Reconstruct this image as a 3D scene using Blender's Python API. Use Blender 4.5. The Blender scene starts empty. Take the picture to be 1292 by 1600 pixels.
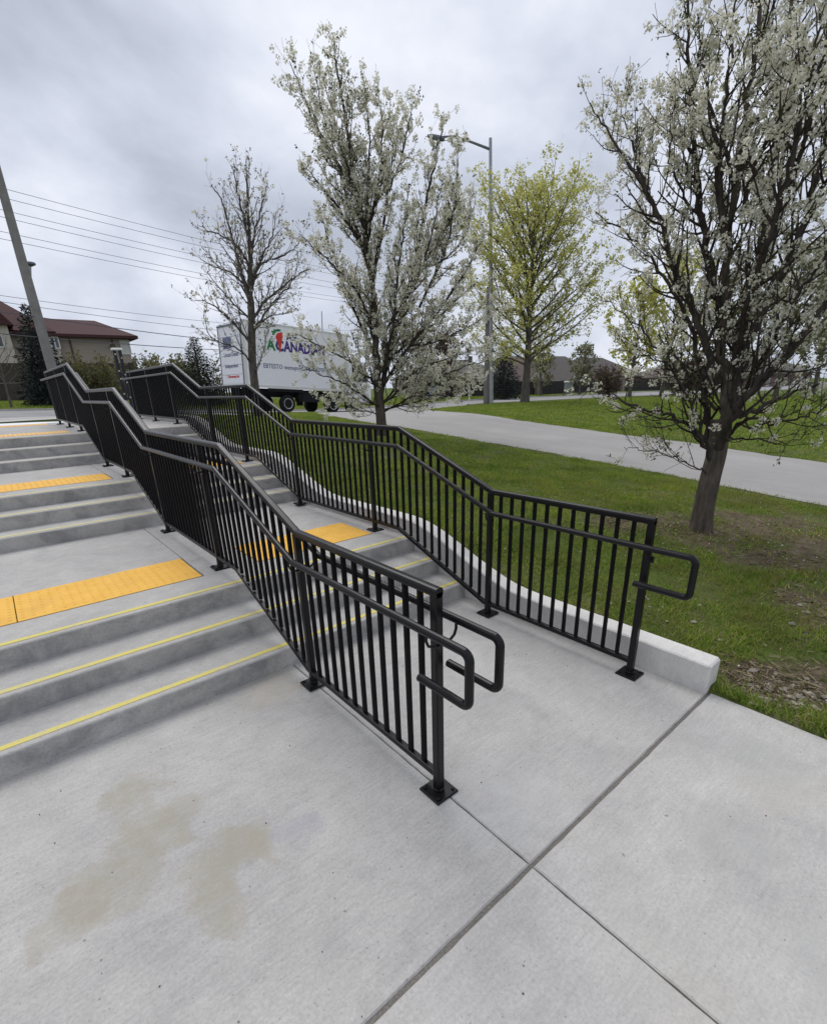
import bpy, math, random
import numpy as np
from mathutils import Vector, Matrix

random.seed(7)
rng = np.random.default_rng(7)
S = bpy.context.scene
COL = S.collection
R = math.radians

# ------------------------------------------------------------------ camera
CR = np.array([0.765629, -0.64261, -0.0294])
CU = np.array([0.252028, 0.257599, 0.932805])
CF = np.array([0.591856, 0.721592, -0.359181])
CC = np.array([-1.2259, -2.1118, 1.8336])
FPX, PX0, PY0 = 763.87, 646.0, 895.26
cam = bpy.data.cameras.new('camera')
cam.sensor_fit = 'HORIZONTAL'
cam.sensor_width = 36.0
cam.lens = 36.0 * FPX / 1292.0
cam.shift_y = 95.26 / 1292.0
cam.clip_start = 0.05
cam.clip_end = 3000
co = bpy.data.objects.new('camera', cam)
COL.objects.link(co)
co.matrix_world = Matrix(((CR[0], CU[0], -CF[0], CC[0]), (CR[1], CU[1], -CF[1], CC[1]),
                          (CR[2], CU[2], -CF[2], CC[2]), (0, 0, 0, 1)))
S.camera = co


def at(u, v, dist):
    """world point seen along photo direction (u, v) at a horizontal distance in metres"""
    d = CF + (u - PX0) / FPX * CR - (v - PY0) / FPX * CU
    return CC + d * dist / math.hypot(d[0], d[1])


# ------------------------------------------------------------------ world, sun, exposure
SUN_EL, SUN_AZ = 58.0, 10.0
w = bpy.data.worlds.new('World')
S.world = w
w.use_nodes = True
nt = w.node_tree
nt.nodes.clear()
N = nt.nodes.new
LK = nt.links.new
out = N('ShaderNodeOutputWorld')
bg_sky = N('ShaderNodeBackground')
sky = N('ShaderNodeTexSky')
sky.sky_type = 'NISHITA'
sky.sun_disc = False
sky.sun_elevation = R(SUN_EL)
sky.sun_rotation = R(SUN_AZ)
LK(sky.outputs[0], bg_sky.inputs[0])
bg_sky.inputs[1].default_value = 0.05
tc = N('ShaderNodeTexCoord')
sep = N('ShaderNodeSeparateXYZ')
LK(tc.outputs['Generated'], sep.inputs[0])


def mth(op, a, b=None, c=None, tree=None):
    n = (tree or nt).nodes.new('ShaderNodeMath')
    n.operation = op
    for i, x in enumerate((a, b, c)):
        if x is None:
            continue
        if isinstance(x, (int, float)):
            n.inputs[i].default_value = x
        else:
            (tree or nt).links.new(x, n.inputs[i])
    return n.outputs[0]


den = mth('ADD', mth('MAXIMUM', sep.outputs[2], 0.0), 0.55)
cx = mth('DIVIDE', sep.outputs[0], den)
cy = mth('DIVIDE', sep.outputs[1], den)
comb = N('ShaderNodeCombineXYZ')
LK(cx, comb.inputs[0])
LK(cy, comb.inputs[1])
n1 = N('ShaderNodeTexNoise')
n1.inputs['Scale'].default_value = 1.9
n1.inputs['Detail'].default_value = 7
n1.inputs['Roughness'].default_value = 0.54
n1.inputs['Distortion'].default_value = 0.15
mp = N('ShaderNodeMapping')
mp.inputs['Location'].default_value = (0.3, 5.1, 0)
mp.inputs['Rotation'].default_value = (0, 0, R(20))
mp.inputs['Scale'].default_value = (1.0, 1.15, 1)
LK(comb.outputs[0], mp.inputs[0])
LK(mp.outputs[0], n1.inputs['Vector'])
rp = N('ShaderNodeValToRGB')
e = rp.color_ramp.elements
e[0].position = 0.36
e[0].color = (0.44, 0.475, 0.56, 1)
e[1].position = 0.66
e[1].color = (0.83, 0.86, 0.94, 1)
m_ = rp.color_ramp.elements.new(0.50)
m_.color = (0.60, 0.64, 0.745, 1)
LK(n1.outputs[0], rp.inputs[0])
bg_cl = N('ShaderNodeBackground')
LK(rp.outputs[0], bg_cl.inputs[0])
bg_cl.inputs[1].default_value = 0.88
mx = N('ShaderNodeMixShader')
mx.inputs[0].default_value = 0.94
LK(bg_sky.outputs[0], mx.inputs[1])
LK(bg_cl.outputs[0], mx.inputs[2])
LK(mx.outputs[0], out.inputs[0])

sun = bpy.data.lights.new('sun', 'SUN')
sun.energy = 1.5
sun.angle = R(40)
sun.color = (1.0, 0.97, 0.93)
so = bpy.data.objects.new('sun', sun)
COL.objects.link(so)
az = R(SUN_AZ)
sd = Vector((math.sin(az) * math.cos(R(SUN_EL)), math.cos(az) * math.cos(R(SUN_EL)), math.sin(R(SUN_EL))))
so.rotation_euler = sd.to_track_quat('Z', 'Y').to_euler()
so.location = (0, 0, 30)

S.view_settings.view_transform = 'Standard'
S.view_settings.look = 'None'
S.view_settings.exposure = 0.36
S.view_settings.gamma = 1.0
S.cycles.use_denoising = True
S.cycles.max_bounces = 6
S.cycles.transparent_max_bounces = 6

# ------------------------------------------------------------------ materials


class Mat:
    def __init__(s, name, rough=0.8, spec=0.3, metal=0.0):
        s.m = bpy.data.materials.new(name)
        s.m.use_nodes = True
        s.t = s.m.node_tree
        s.b = s.t.nodes['Principled BSDF']
        s.b.inputs['Roughness'].default_value = rough
        s.b.inputs['Specular IOR Level'].default_value = spec
        s.b.inputs['Metallic'].default_value = metal
        s._pos = None

    def pos(s):
        if s._pos is None:
            g = s.t.nodes.new('ShaderNodeNewGeometry')
            s._pos = g.outputs['Position']
        return s._pos

    def noise(s, scale, detail=4, rough=0.55, vec=None, dist=0.0, stretch=None):
        n = s.t.nodes.new('ShaderNodeTexNoise')
        n.inputs['Scale'].default_value = scale
        n.inputs['Detail'].default_value = detail
        n.inputs['Roughness'].default_value = rough
        n.inputs['Distortion'].default_value = dist
        v = vec or s.pos()
        if stretch:
            mpn = s.t.nodes.new('ShaderNodeMapping')
            mpn.inputs['Scale'].default_value = stretch
            s.t.links.new(v, mpn.inputs[0])
            v = mpn.outputs[0]
        s.t.links.new(v, n.inputs['Vector'])
        return n.outputs['Fac']

    def ramp(s, fac, stops):
        n = s.t.nodes.new('ShaderNodeValToRGB')
        els = n.color_ramp.elements
        while len(els) < len(stops):
            els.new(0.5)
        for el, (p, c) in zip(els, stops):
            el.position = p
            el.color = (c, c, c, 1) if isinstance(c, (int, float)) else (*c, 1)
        s.t.links.new(fac, n.inputs[0])
        return n.outputs[0]

    def mix(s, fac, a, b, mode='MIX'):
        n = s.t.nodes.new('ShaderNodeMix')
        n.data_type = 'RGBA'
        n.blend_type = mode
        for i, x in ((0, fac), (6, a), (7, b)):
            if isinstance(x, (int, float)):
                n.inputs[i].default_value = x if i == 0 else (x, x, x, 1)
            elif isinstance(x, tuple):
                n.inputs[i].default_value = (*x, 1)
            else:
                s.t.links.new(x, n.inputs[i])
        return n.outputs[2]

    def math(s, op, a, b=None, c=None):
        return mth(op, a, b, c, s.t)

    def color(s, c):
        if isinstance(c, tuple):
            s.b.inputs['Base Color'].default_value = (*c, 1)
        else:
            s.t.links.new(c, s.b.inputs['Base Color'])
        return s

    def bump(s, h, strength=0.3, dist=0.01):
        n = s.t.nodes.new('ShaderNodeBump')
        n.inputs['Strength'].default_value = strength
        n.inputs['Distance'].default_value = dist
        s.t.links.new(h, n.inputs['Height'])
        s.t.links.new(n.outputs[0], s.b.inputs['Normal'])
        return s

    def warp(s, amount, scale):
        n = s.t.nodes.new('ShaderNodeTexNoise')
        n.inputs['Scale'].default_value = scale
        n.inputs['Detail'].default_value = 5
        s.t.links.new(s.pos(), n.inputs['Vector'])
        a = s.t.nodes.new('ShaderNodeVectorMath')
        a.operation = 'MULTIPLY_ADD'
        s.t.links.new(n.outputs['Color'], a.inputs[0])
        a.inputs[1].default_value = (amount,) * 3
        b = s.t.nodes.new('ShaderNodeVectorMath')
        b.operation = 'ADD'
        s.t.links.new(s.pos(), b.inputs[0])
        a.inputs[2].default_value = (-amount / 2,) * 3
        s.t.links.new(a.outputs[0], b.inputs[1])
        return b.outputs[0]

    def dist2(s, x, y, src=None):
        """horizontal distance from a point of the place"""
        n = s.t.nodes.new('ShaderNodeVectorMath')
        n.operation = 'MULTIPLY'
        n.inputs[1].default_value = (1, 1, 0)
        s.t.links.new(src or s.pos(), n.inputs[0])
        d = s.t.nodes.new('ShaderNodeVectorMath')
        d.operation = 'DISTANCE'
        s.t.links.new(n.outputs[0], d.inputs[0])
        d.inputs[1].default_value = (x, y, 0)
        return d.outputs['Value']

    def rand(s):
        n = s.t.nodes.new('ShaderNodeObjectInfo')
        return n.outputs['Random']

    def islands(s):
        g = s.t.nodes.new('ShaderNodeNewGeometry')
        return g.outputs['Random Per Island']


def plain(name, c, rough=0.8, spec=0.3, metal=0.0, var=0.12, scale=6.0):
    m = Mat(name, rough, spec, metal)
    n = m.noise(scale, 4)
    lo = tuple(x * (1 - var) for x in c)
    hi = tuple(min(1, x * (1 + var)) for x in c)
    m.color(m.ramp(n, [(0.3, lo), (0.7, hi)]))
    return m.m


def concrete(name, base, stains=(), warm=0.0, dirt=0.0, broom=0.0, speck=.6):
    m = Mat(name, 0.88, 0.25)
    b = base
    n0 = m.noise(1.5, 6, 0.65, dist=0.9)
    col = m.ramp(n0, [(0.28, (b * .86, b * .84, b * .815)), (0.5, (b * 1.01, b * .975, b * .925)), (0.72, (b * 1.11, b * 1.085, b * 1.03))])
    n2 = m.noise(5.5, 6, 0.65, dist=0.8)
    col = m.mix(0.40, col, m.ramp(n2, [(0.3, .78), (0.5, 1.0), (0.7, 1.13)]), 'MULTIPLY')
    n3 = m.noise(75, 5, 0.75)
    nv = m.noise(22, 4, 0.7, stretch=(.45, 1.6, 1))
    col = m.mix(0.45, col, m.ramp(nv, [(0.3, .86), (0.5, 1.0), (0.7, 1.10)]), 'MULTIPLY')
    col = m.mix(speck, col, m.ramp(n3, [(0.3, .70), (0.5, 1.0), (0.7, 1.22)]), 'MULTIPLY')
    # small pits and flecks
    n4 = m.noise(95, 2, 0.5)
    n5 = m.noise(34, 1, 0.5)
    pit = m.math('MAXIMUM', m.ramp(n4, [(0.28, 1.0), (0.32, 0.0)]), m.ramp(n5, [(0.205, 1.0), (0.225, 0.0)]))
    col = m.mix(m.math('MULTIPLY', pit, 0.6), col, (b * .35, b * .35, b * .36))
    if broom:
        nb = m.noise(40, 3, 0.65, stretch=(0.10, 2.2, 1))
        col = m.mix(broom, col, m.ramp(nb, [(0.25, .84), (0.5, 1.0), (0.75, 1.12)]), 'MULTIPLY')
    if warm:
        nw = m.noise(1.3, 3, 0.5, dist=1.0)
        col = m.mix(m.ramp(nw, [(0.5, 0.0), (0.75, warm)]), col, (b * .98, b * .93, b * .80))
    if dirt:
        nd = m.noise(3.4, 7, 0.72, dist=0.5, stretch=(1, 1, 1.2))
        col = m.mix(m.ramp(nd, [(0.46, 0.0), (0.64, dirt)]), col, (b * .36, b * .37, b * .40))
    wp = m.warp(.36, 6.0) if stains else None
    for (x, y, r, c, k) in stains:
        d = m.dist2(x, y, wp)
        nn = m.noise(4.5, 5, 0.6)
        dd = m.math('ADD', m.math('DIVIDE', d, r), m.math('MULTIPLY', m.math('SUBTRACT', nn, 0.5), 1.6))
        streak = m.noise(11, 6, 0.7)
        f = m.math('MULTIPLY', m.ramp(dd, [(0.40, k), (0.85, k * .55), (1.25, 0.0)]), m.ramp(streak, [(0.28, 0.35), (0.62, 1.0)]))
        col = m.mix(f, col, c)
    m.color(col)
    h = m.math('ADD', m.math('MULTIPLY', n3, 0.5), m.math('MULTIPLY', n2, 0.9))
    h = m.math('SUBTRACT', h, m.math('MULTIPLY', pit, 0.5))
    if broom:
        h = m.math('ADD', h, m.math('MULTIPLY', nb, broom))
    m.bump(h, 0.30, 0.004)
    return m.m


STAIN = (.335, .308, .245)
M = {}
M['slab'] = concrete('pavement_concrete', .42, stains=(
    (-1.13, .22, .16, STAIN, .75), (-1.07, -.02, .15, STAIN, .75), (-1.27, -.2, .20, STAIN, .75),
    (-1.44, -.28, .12, STAIN, .7), (-.93, -.42, .19, STAIN, .75), (-1.0, -.6, .13, STAIN, .75), (-1.03, -.17, .09, STAIN, .7), (-.80, -.42, .13, STAIN, .75),
    (-.62, -.52, .12, (.31, .31, .34), .6), (-.25, .62, .22, (.42, .37, .29), .5), (.2, -1.0, .3, (.47, .47, .48), .4)), broom=.5)
M['walk'] = concrete('sidewalk_concrete', .445, warm=.5, broom=.4, stains=((.75, -1.75, .22, (.36, .36, .34), .5), (.5, -2.3, .3, (.38, .38, .36), .5), (1.4, -1.7, .2, (.38, .38, .35), .55)))
M['tread'] = concrete('stair_tread_concrete', .42, dirt=.10, speck=.5)
M['riser'] = concrete('stair_riser_concrete', .43, dirt=.55, speck=.6)
M['wall'] = concrete('curb_wall_concrete', .62, dirt=.12, speck=.25)
M['far_conc'] = concrete('road_concrete', .43, warm=.3)
M['seal'] = plain('joint_sealant', (.16, .15, .135), .9, .1, var=.35, scale=120)
M['gap'] = plain('dark_joint', (.06, .06, .06), .95, .05)

m = Mat('black_powder_coat', 0.30, 0.26)
m.color(m.ramp(m.noise(8, 4), [(0.3, (.0055, .0050, .0062)), (0.7, (.0085, .0080, .0092))]))
m.bump(m.noise(420, 2), 0.08, 0.0008)
M['black'] = m.m
m = Mat('black_bar_coat', 0.55, 0.10)
m.color(m.ramp(m.noise(8, 4), [(0.3, (.0055, .0050, .0062)), (0.7, (.0085, .0080, .0092))]))
M['black_bar'] = m.m

m = Mat('tactile_orange', 0.7, 0.3)
c = m.ramp(m.noise(7, 5, .65), [(0.3, (.74, .405, .055)), (0.7, (.83, .475, .085))])
c = m.mix(m.ramp(m.noise(2.2, 6, .7), [(0.5, 0.0), (0.75, .35)]), c, (.55, .33, .10))
M['tactile'] = m.color(c).m
m = Mat('tactile_faded', 0.75, 0.3)
M['tactile_pale'] = m.color(m.ramp(m.noise(7, 5, .65), [(0.3, (.72, .42, .13)), (0.7, (.80, .52, .20))])).m


def strip(name, c, wear):
    m = Mat(name, 0.8, 0.2)
    n = m.noise(38, 5, .7)
    n2 = m.noise(3, 4, .6)
    f = m.math('ADD', m.math('MULTIPLY', n, .6), m.math('MULTIPLY', n2, .5))
    col = m.mix(m.ramp(f, [(wear, 0.0), (wear + .16, .85)]), c, (.44, .43, .40))
    return m.color(col).m


M['strip_yellow'] = strip('nosing_yellow', (.64, .55, .16), .56)
M['strip_worn'] = strip('nosing_worn', (.64, .58, .28), .60)
M['strip_pale'] = strip('nosing_pale', (.64, .60, .43), .64)

# ground under the grass: soil, thatch and green
m = Mat('lawn_ground', 0.95, 0.1)
g0 = m.ramp(m.noise(1.4, 6, .65), [(0.3, (.066, .088, .022)), (0.55, (.098, .132, .030)), (0.75, (.135, .148, .046))])
g0 = m.mix(0.6, g0, m.ramp(m.noise(30, 5, .7), [(0.25, .45), (0.5, 1.0), (0.75, 1.45)]), 'MULTIPLY')
soil = m.ramp(m.noise(7, 6, .7), [(0.3, (.075, .057, .040)), (0.55, (.155, .122, .082)), (0.75, (.27, .225, .16))])


def spots(mm, lst):
    acc = None
    nn = mm.noise(1.9, 6, .65)
    for (x, y, r) in lst:
        d = mm.math('ADD', mm.math('DIVIDE', mm.dist2(x, y), r), mm.math('MULTIPLY', mm.math('SUBTRACT', nn, .5), 2.2))
        f = mm.ramp(d, [(0.65, 1.0), (1.15, 0.0)])
        acc = f if acc is None else mm.math('MAXIMUM', acc, f)
    return acc


BARE = [(4.7, -.1, .75), (5.6, -.7, .9), (4.5, -1.0, .5), (2.35, -1.9, .38), (2.1, -1.5, .25), (3.6, -1.55, .45), (2.3, -2.6, .4), (5.3, -2.0, .7), (4.2, .6, .4)]
thin = m.ramp(m.noise(1.7, 6, .7), [(0.46, 0.0), (0.62, .75)])
g0 = m.mix(m.math('MULTIPLY', thin, m.ramp(m.math('DIVIDE', m.dist2(5.0, 0.5), 9.0), [(0.5, 1.0), (1.0, 0.0)])), g0, soil)
g0 = m.mix(spots(m, BARE), g0, soil)
m.color(g0)
m.bump(m.noise(25, 6, .7), .8, .04)
M['ground'] = m.m

m = Mat('grass_blades', 0.85, 0.05)
gi = m.islands()
gcol = m.ramp(gi, [(0.0, (.115, .19, .028)), (0.42, (.21, .325, .046)), (0.78, (.30, .365, .075)), (1.0, (.48, .41, .19))])
gcol = m.mix(0.85, gcol, m.ramp(m.noise(1.6, 6, .65), [(0.3, (.50, .58, .50)), (0.5, (1, 1, 1)), (0.7, (1.40, 1.22, 1.0))]), 'MULTIPLY')
dry = m.ramp(m.noise(1.3, 6, .75), [(0.46, 0.0), (0.64, .85)])
near = m.ramp(m.dist2(5.4, -1.0), [(0.2, 1.0), (1.0, 0.0)])
dmap = m.math('DIVIDE', m.dist2(5.4, -1.0), 4.0)
near = m.ramp(dmap, [(0.25, 1.0), (1.0, 0.0)])
gcol = m.mix(m.math('MULTIPLY', dry, near), gcol, (.30, .24, .10))
fine = m.ramp(m.noise(2.6, 5, .7), [(0.50, 0.0), (0.70, .5)])
gcol = m.mix(m.math('MULTIPLY', fine, m.ramp(dmap, [(0.5, 1.0), (1.0, 0.35)])), gcol, (.23, .22, .065))
m.color(gcol)
tr = m.t.nodes.new('ShaderNodeBsdfTranslucent')
m.t.links.new(gcol, tr.inputs[0])
ms = m.t.nodes.new('ShaderNodeMixShader')
ms.inputs[0].default_value = .45
m.t.links.new(m.b.outputs[0], ms.inputs[1])
m.t.links.new(tr.outputs[0], ms.inputs[2])
m.t.links.new(ms.outputs[0], m.t.nodes['Material Output'].inputs[0])
M['grass'] = m.m

m = Mat('old_asphalt', 0.9, 0.2)
c = m.ramp(m.noise(.5, 5, .6), [(0.3, (.300, .288, .274)), (0.7, (.355, .340, .324))])
c = m.mix(.5, c, m.ramp(m.noise(55, 4, .75), [(0.25, .68), (0.5, 1.0), (0.75, 1.25)]), 'MULTIPLY')
c = m.mix(.45, c, m.ramp(m.noise(1.2, 6, .7, stretch=(1.5, .25, 1)), [(0.3, .78), (0.6, 1.06)]), 'MULTIPLY')
m.color(c)
m.bump(m.noise(90, 3, .7), .4, .006)
M['asphalt'] = m.m
M['road'] = plain('road_asphalt', (.27, .265, .265), .9, .2, var=.12, scale=.7)
M['apron'] = plain('apron_concrete', (.50, .45, .36), .9, .2)
M['gravel'] = plain('pale_stone', (.30, .27, .22), .9, .2, var=.45, scale=20)
M['road_line'] = plain('road_paint', (.60, .58, .45), .8, .2)


def leafmat(name, stops, transl=.4, rough=.7):
    m = Mat(name, rough, 0.15)
    c = m.ramp(m.islands(), stops)
    m.color(c)
    tr = m.t.nodes.new('ShaderNodeBsdfTranslucent')
    m.t.links.new(c, tr.inputs[0])
    ms = m.t.nodes.new('ShaderNodeMixShader')
    ms.inputs[0].default_value = transl
    m.t.links.new(m.b.outputs[0], ms.inputs[1])
    m.t.links.new(tr.outputs[0], ms.inputs[2])
    m.t.links.new(ms.outputs[0], m.t.nodes['Material Output'].inputs[0])
    return m.m


M['blossom'] = leafmat('white_blossom', [(0, (.52, .50, .36)), (.35, (.74, .72, .59)), (.8, (.84, .83, .73)), (1, (.88, .87, .80))], .5)
M['pear_leaf'] = leafmat('young_pear_leaf', [(0, (.07, .085, .035)), (.6, (.12, .14, .06)), (1, (.17, .17, .085))])
M['bud'] = leafmat('tree_bud', [(0, (.10, .085, .065)), (.6, (.20, .19, .14)), (1, (.34, .33, .26))])
M['maple_leaf'] = leafmat('spring_maple_leaf', [(0, (.40, .41, .09)), (.5, (.55, .55, .16)), (1, (.66, .63, .27))], .6)
M['bush_leaf'] = leafmat('bush_leaf', [(0, (.105, .10, .042)), (.6, (.165, .16, .065)), (1, (.23, .21, .10))])
M['pale_leaf'] = leafmat('pale_spring_leaf', [(0, (.16, .16, .085)), (.6, (.25, .245, .14)), (1, (.33, .32, .21))])
M['red_leaf'] = leafmat('russet_twigs', [(0, (.085, .062, .045)), (.6, (.13, .098, .07)), (1, (.18, .14, .10))])
M['needle'] = leafmat('spruce_needle', [(0, (.014, .021, .021)), (.6, (.026, .038, .036)), (1, (.042, .056, .052))], .1)
M['needle_green'] = leafmat('cedar_needle', [(0, (.022, .030, .018)), (.6, (.038, .050, .028)), (1, (.058, .07, .04))], .1)


def bark(name, a, b, c):
    m = Mat(name, .95, .1)
    n = m.noise(16, 6, .7, stretch=(1, 1, .22))
    m.color(m.ramp(n, [(.3, a), (.52, b), (.75, c)]))
    m.bump(n, .9, .02)
    return m.m


M['bark'] = bark('pear_bark', (.032, .026, .023), (.066, .055, .048), (.125, .107, .092))
M['bark_base'] = bark('pear_trunk_bark', (.045, .038, .031), (.105, .088, .072), (.18, .155, .128))
M['bark_grey'] = bark('grey_bark', (.062, .054, .048), (.12, .106, .094), (.19, .172, .155))
M['wood_pole'] = bark('weathered_pole', (.13, .12, .108), (.21, .195, .178), (.27, .255, .235))
M['conc_pole'] = plain('concrete_pole', (.22, .213, .20), .9, .2, scale=4)
M['galv'] = plain('galvanised_steel', (.34, .35, .37), .5, .4, .3, scale=3)
M['grey_metal'] = plain('grey_painted_metal', (.15, .16, .18), .5, .4)
M['wire'] = plain('overhead_wire', (.10, .10, .11), .7, .2)

# ------------------------------------------------------------------ mesh builders


def link(o, parent=None, label=None, cat=None, group=None, kind=None):
    COL.objects.link(o)
    if parent is not None:
        o.parent = parent
    if label:
        o['label'] = label
    if cat:
        o['category'] = cat
    if group:
        o['group'] = group
    if kind:
        o['kind'] = kind
    return o


def empty(name, loc, label, cat, group=None, rot=(0, 0, 0)):
    o = bpy.data.objects.new(name, None)
    o.location = loc
    o.rotation_euler = rot
    o.empty_display_size = .2
    return link(o, None, label, cat, group)


class MB:
    def __init__(s):
        s.v, s.f, s.m = [], [], []

    def add(s, verts, faces, mi=0):
        b = len(s.v)
        s.v += [tuple(map(float, p)) for p in verts]
        s.f += [tuple(i + b for i in f) for f in faces]
        s.m += [mi] * len(faces)
        return s

    def box(s, x0, x1, y0, y1, z0, z1, mi=0, ch=0.0):
        if ch <= 0:
            v = [(x0, y0, z0), (x1, y0, z0), (x1, y1, z0), (x0, y1, z0), (x0, y0, z1), (x1, y0, z1), (x1, y1, z1), (x0, y1, z1)]
            f = [(0, 3, 2, 1), (4, 5, 6, 7), (0, 1, 5, 4), (1, 2, 6, 5), (2, 3, 7, 6), (3, 0, 4, 7)]
        else:
            c = ch
            v = [(x0, y0, z0), (x1, y0, z0), (x1, y1, z0), (x0, y1, z0),
                 (x0, y0, z1 - c), (x1, y0, z1 - c), (x1, y1, z1 - c), (x0, y1, z1 - c),
                 (x0 + c, y0 + c, z1), (x1 - c, y0 + c, z1), (x1 - c, y1 - c, z1), (x0 + c, y1 - c, z1)]
            f = [(0, 3, 2, 1)]
            for i in range(4):
                j = (i + 1) % 4
                f += [(i, j, j + 4, i + 4), (i + 4, j + 4, j + 8, i + 8)]
            f += [(8, 9, 10, 11)]
        return s.add(v, f, mi)

    def cyl(s, p, q, r0, r1=None, n=12, mi=0, caps=True):
        return s.tube([p, q], [r0, r0 if r1 is None else r1], n, mi, caps)

    def tube(s, pts, rad, n=10, mi=0, caps=True, section=None, side=None):
        """swept tube with mitred bends; section = list of (a, b) offsets for a fixed side vector"""
        P = [np.array(p, float) for p in pts]
        k = len(P)
        if isinstance(rad, (int, float)):
            rad = [rad] * k
        T = []
        for i in range(k):
            a = P[i] - P[i - 1] if i else P[1] - P[0]
            b = P[i + 1] - P[i] if i < k - 1 else P[-1] - P[-2]
            a = a / (np.linalg.norm(a) + 1e-9)
            b = b / (np.linalg.norm(b) + 1e-9)
            t = a + b
            nt_ = np.linalg.norm(t)
            t = t / nt_ if nt_ > 1e-6 else a
            T.append((t, 1.0 / max(.35, float(t @ a))))
        if side is None:
            ref = np.array([0, 0, 1.0]) if abs(T[0][0][2]) < .9 else np.array([1.0, 0, 0])
            sv = np.cross(T[0][0], ref)
            sv /= np.linalg.norm(sv)
        else:
            sv = np.array(side, float)
        V = []
        for i in range(k):
            t, mit = T[i]
            if side is None:
                sv = sv - t * (sv @ t)
                sv /= np.linalg.norm(sv) + 1e-9
            up = np.cross(sv, t)
            if section is None:
                for j in range(n):
                    a = 2 * math.pi * j / n
                    V.append(P[i] + rad[i] * (math.cos(a) * sv + math.sin(a) * up * (mit if side is not None else 1)))
            else:
                for (a, b) in section:
                    V.append(P[i] + a * sv + b * up * mit)
        n = n if section is None else len(section)
        F = []
        for i in range(k - 1):
            for j in range(n):
                j2 = (j + 1) % n
                F.append((i * n + j, i * n + j2, (i + 1) * n + j2, (i + 1) * n + j))
        if caps:
            F.append(tuple(range(n - 1, -1, -1)))
            F.append(tuple((k - 1) * n + j for j in range(n)))
        return s.add(V, F, mi)

    def prism_x(s, prof, x0, x1, mi=0):
        """profile of (y, z) swept along x"""
        n = len(prof)
        v = [(x0, y, z) for y, z in prof] + [(x1, y, z) for y, z in prof]
        f = [(i, (i + 1) % n, n + (i + 1) % n, n + i) for i in range(n)]
        f += [tuple(range(n - 1, -1, -1)), tuple(range(n, 2 * n))]
        return s.add(v, f, mi)

    def lathe(s, prof, c=(0, 0, 0), n=16, mi=0, axis='z'):
        v, f = [], []
        for (r, z) in prof:
            for j in range(n):
                a = 2 * math.pi * j / n
                p = (r * math.cos(a), r * math.sin(a), z)
                if axis == 'y':
                    p = (p[0], p[2], p[1])
                v.append((p[0] + c[0], p[1] + c[1], p[2] + c[2]))
        for i in range(len(prof) - 1):
            for j in range(n):
                j2 = (j + 1) % n
                f.append((i * n + j, i * n + j2, (i + 1) * n + j2, (i + 1) * n + j))
        f.append(tuple(range(n)))
        f.append(tuple((len(prof) - 1) * n + j for j in range(n)))
        return s.add(v, f, mi)

    def mesh(s, name, mats, smooth=False):
        me = bpy.data.meshes.new(name)
        me.from_pydata(s.v, [], s.f)
        for mm in (mats if isinstance(mats, (list, tuple)) else [mats]):
            me.materials.append(mm)
        if len(me.materials) > 1:
            me.polygons.foreach_set('material_index', s.m)
        if smooth:
            me.polygons.foreach_set('use_smooth', [True] * len(me.polygons))
        me.update()
        return me

    def build(s, name, mats, parent=None, smooth=False, **kw):
        o = bpy.data.objects.new(name, s.mesh(name, mats, smooth))
        return link(o, parent, **kw)


def recalc(me):
    import bmesh
    bm = bmesh.new()
    bm.from_mesh(me)
    bmesh.ops.recalc_face_normals(bm, faces=bm.faces)
    bm.to_mesh(me)
    bm.free()


def mesh_np(name, V, F, mat, smooth=False):
    """V (n,3), F (m,k) arrays"""
    me = bpy.data.meshes.new(name)
    V = np.ascontiguousarray(V, dtype=np.float32)
    F = np.ascontiguousarray(F, dtype=np.int32)
    m_, k = F.shape
    me.vertices.add(len(V))
    me.vertices.foreach_set('co', V.ravel())
    me.loops.add(m_ * k)
    me.loops.foreach_set('vertex_index', F.ravel())
    me.polygons.add(m_)
    me.polygons.foreach_set('loop_start', np.arange(0, m_ * k, k, dtype=np.int32))
    me.polygons.foreach_set('loop_total', np.full(m_, k, dtype=np.int32))
    if smooth:
        me.polygons.foreach_set('use_smooth', np.ones(m_, dtype=bool))
    me.materials.append(mat)
    me.update(calc_edges=True)
    return me


def obj_np(name, V, F, mat, parent=None, smooth=False, **kw):
    return link(bpy.data.objects.new(name, mesh_np(name, V, F, mat, smooth)), parent, **kw)


def clone(me, name, loc, parent, rot=(0, 0, 0), **kw):
    o = bpy.data.objects.new(name, me)
    o.location = loc
    o.rotation_euler = rot
    return link(o, parent, **kw)


def rsq(a, r):
    """rounded square section"""
    pts = []
    for cx_, cy_, a0 in ((a - r, a - r, 0), (-a + r, a - r, 90), (-a + r, -a + r, 180), (a - r, -a + r, 270)):
        for da in (0, 45, 90):
            t = R(a0 + da)
            pts.append((cx_ + r * math.cos(t), cy_ + r * math.sin(t)))
    return pts


# ------------------------------------------------------------------ terrain
H = .14                      # riser
R1, R4, R7, TD = .777, 3.949, 6.92, .3557
WX = 1.6237                  # right guardrail
XL, XR = -3.30, 1.745        # stair edges
WTOP = [(-1.285, .195), (.25, .205), (.42, .235), (.60, .30), (.78, .35), (1.10, .475), (1.38, .56), (1.6, .585), (3.10, .575), (3.35, .595),
        (3.8, .73), (4.45, .935), (4.75, .985), (6.25, .985), (6.6, 1.04), (7.3, 1.26), (7.75, 1.38), (8.1, 1.41), (11.9, 1.41)]


def wtop(y):
    return float(np.interp(y, [p[0] for p in WTOP], [p[1] for p in WTOP]))


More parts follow.
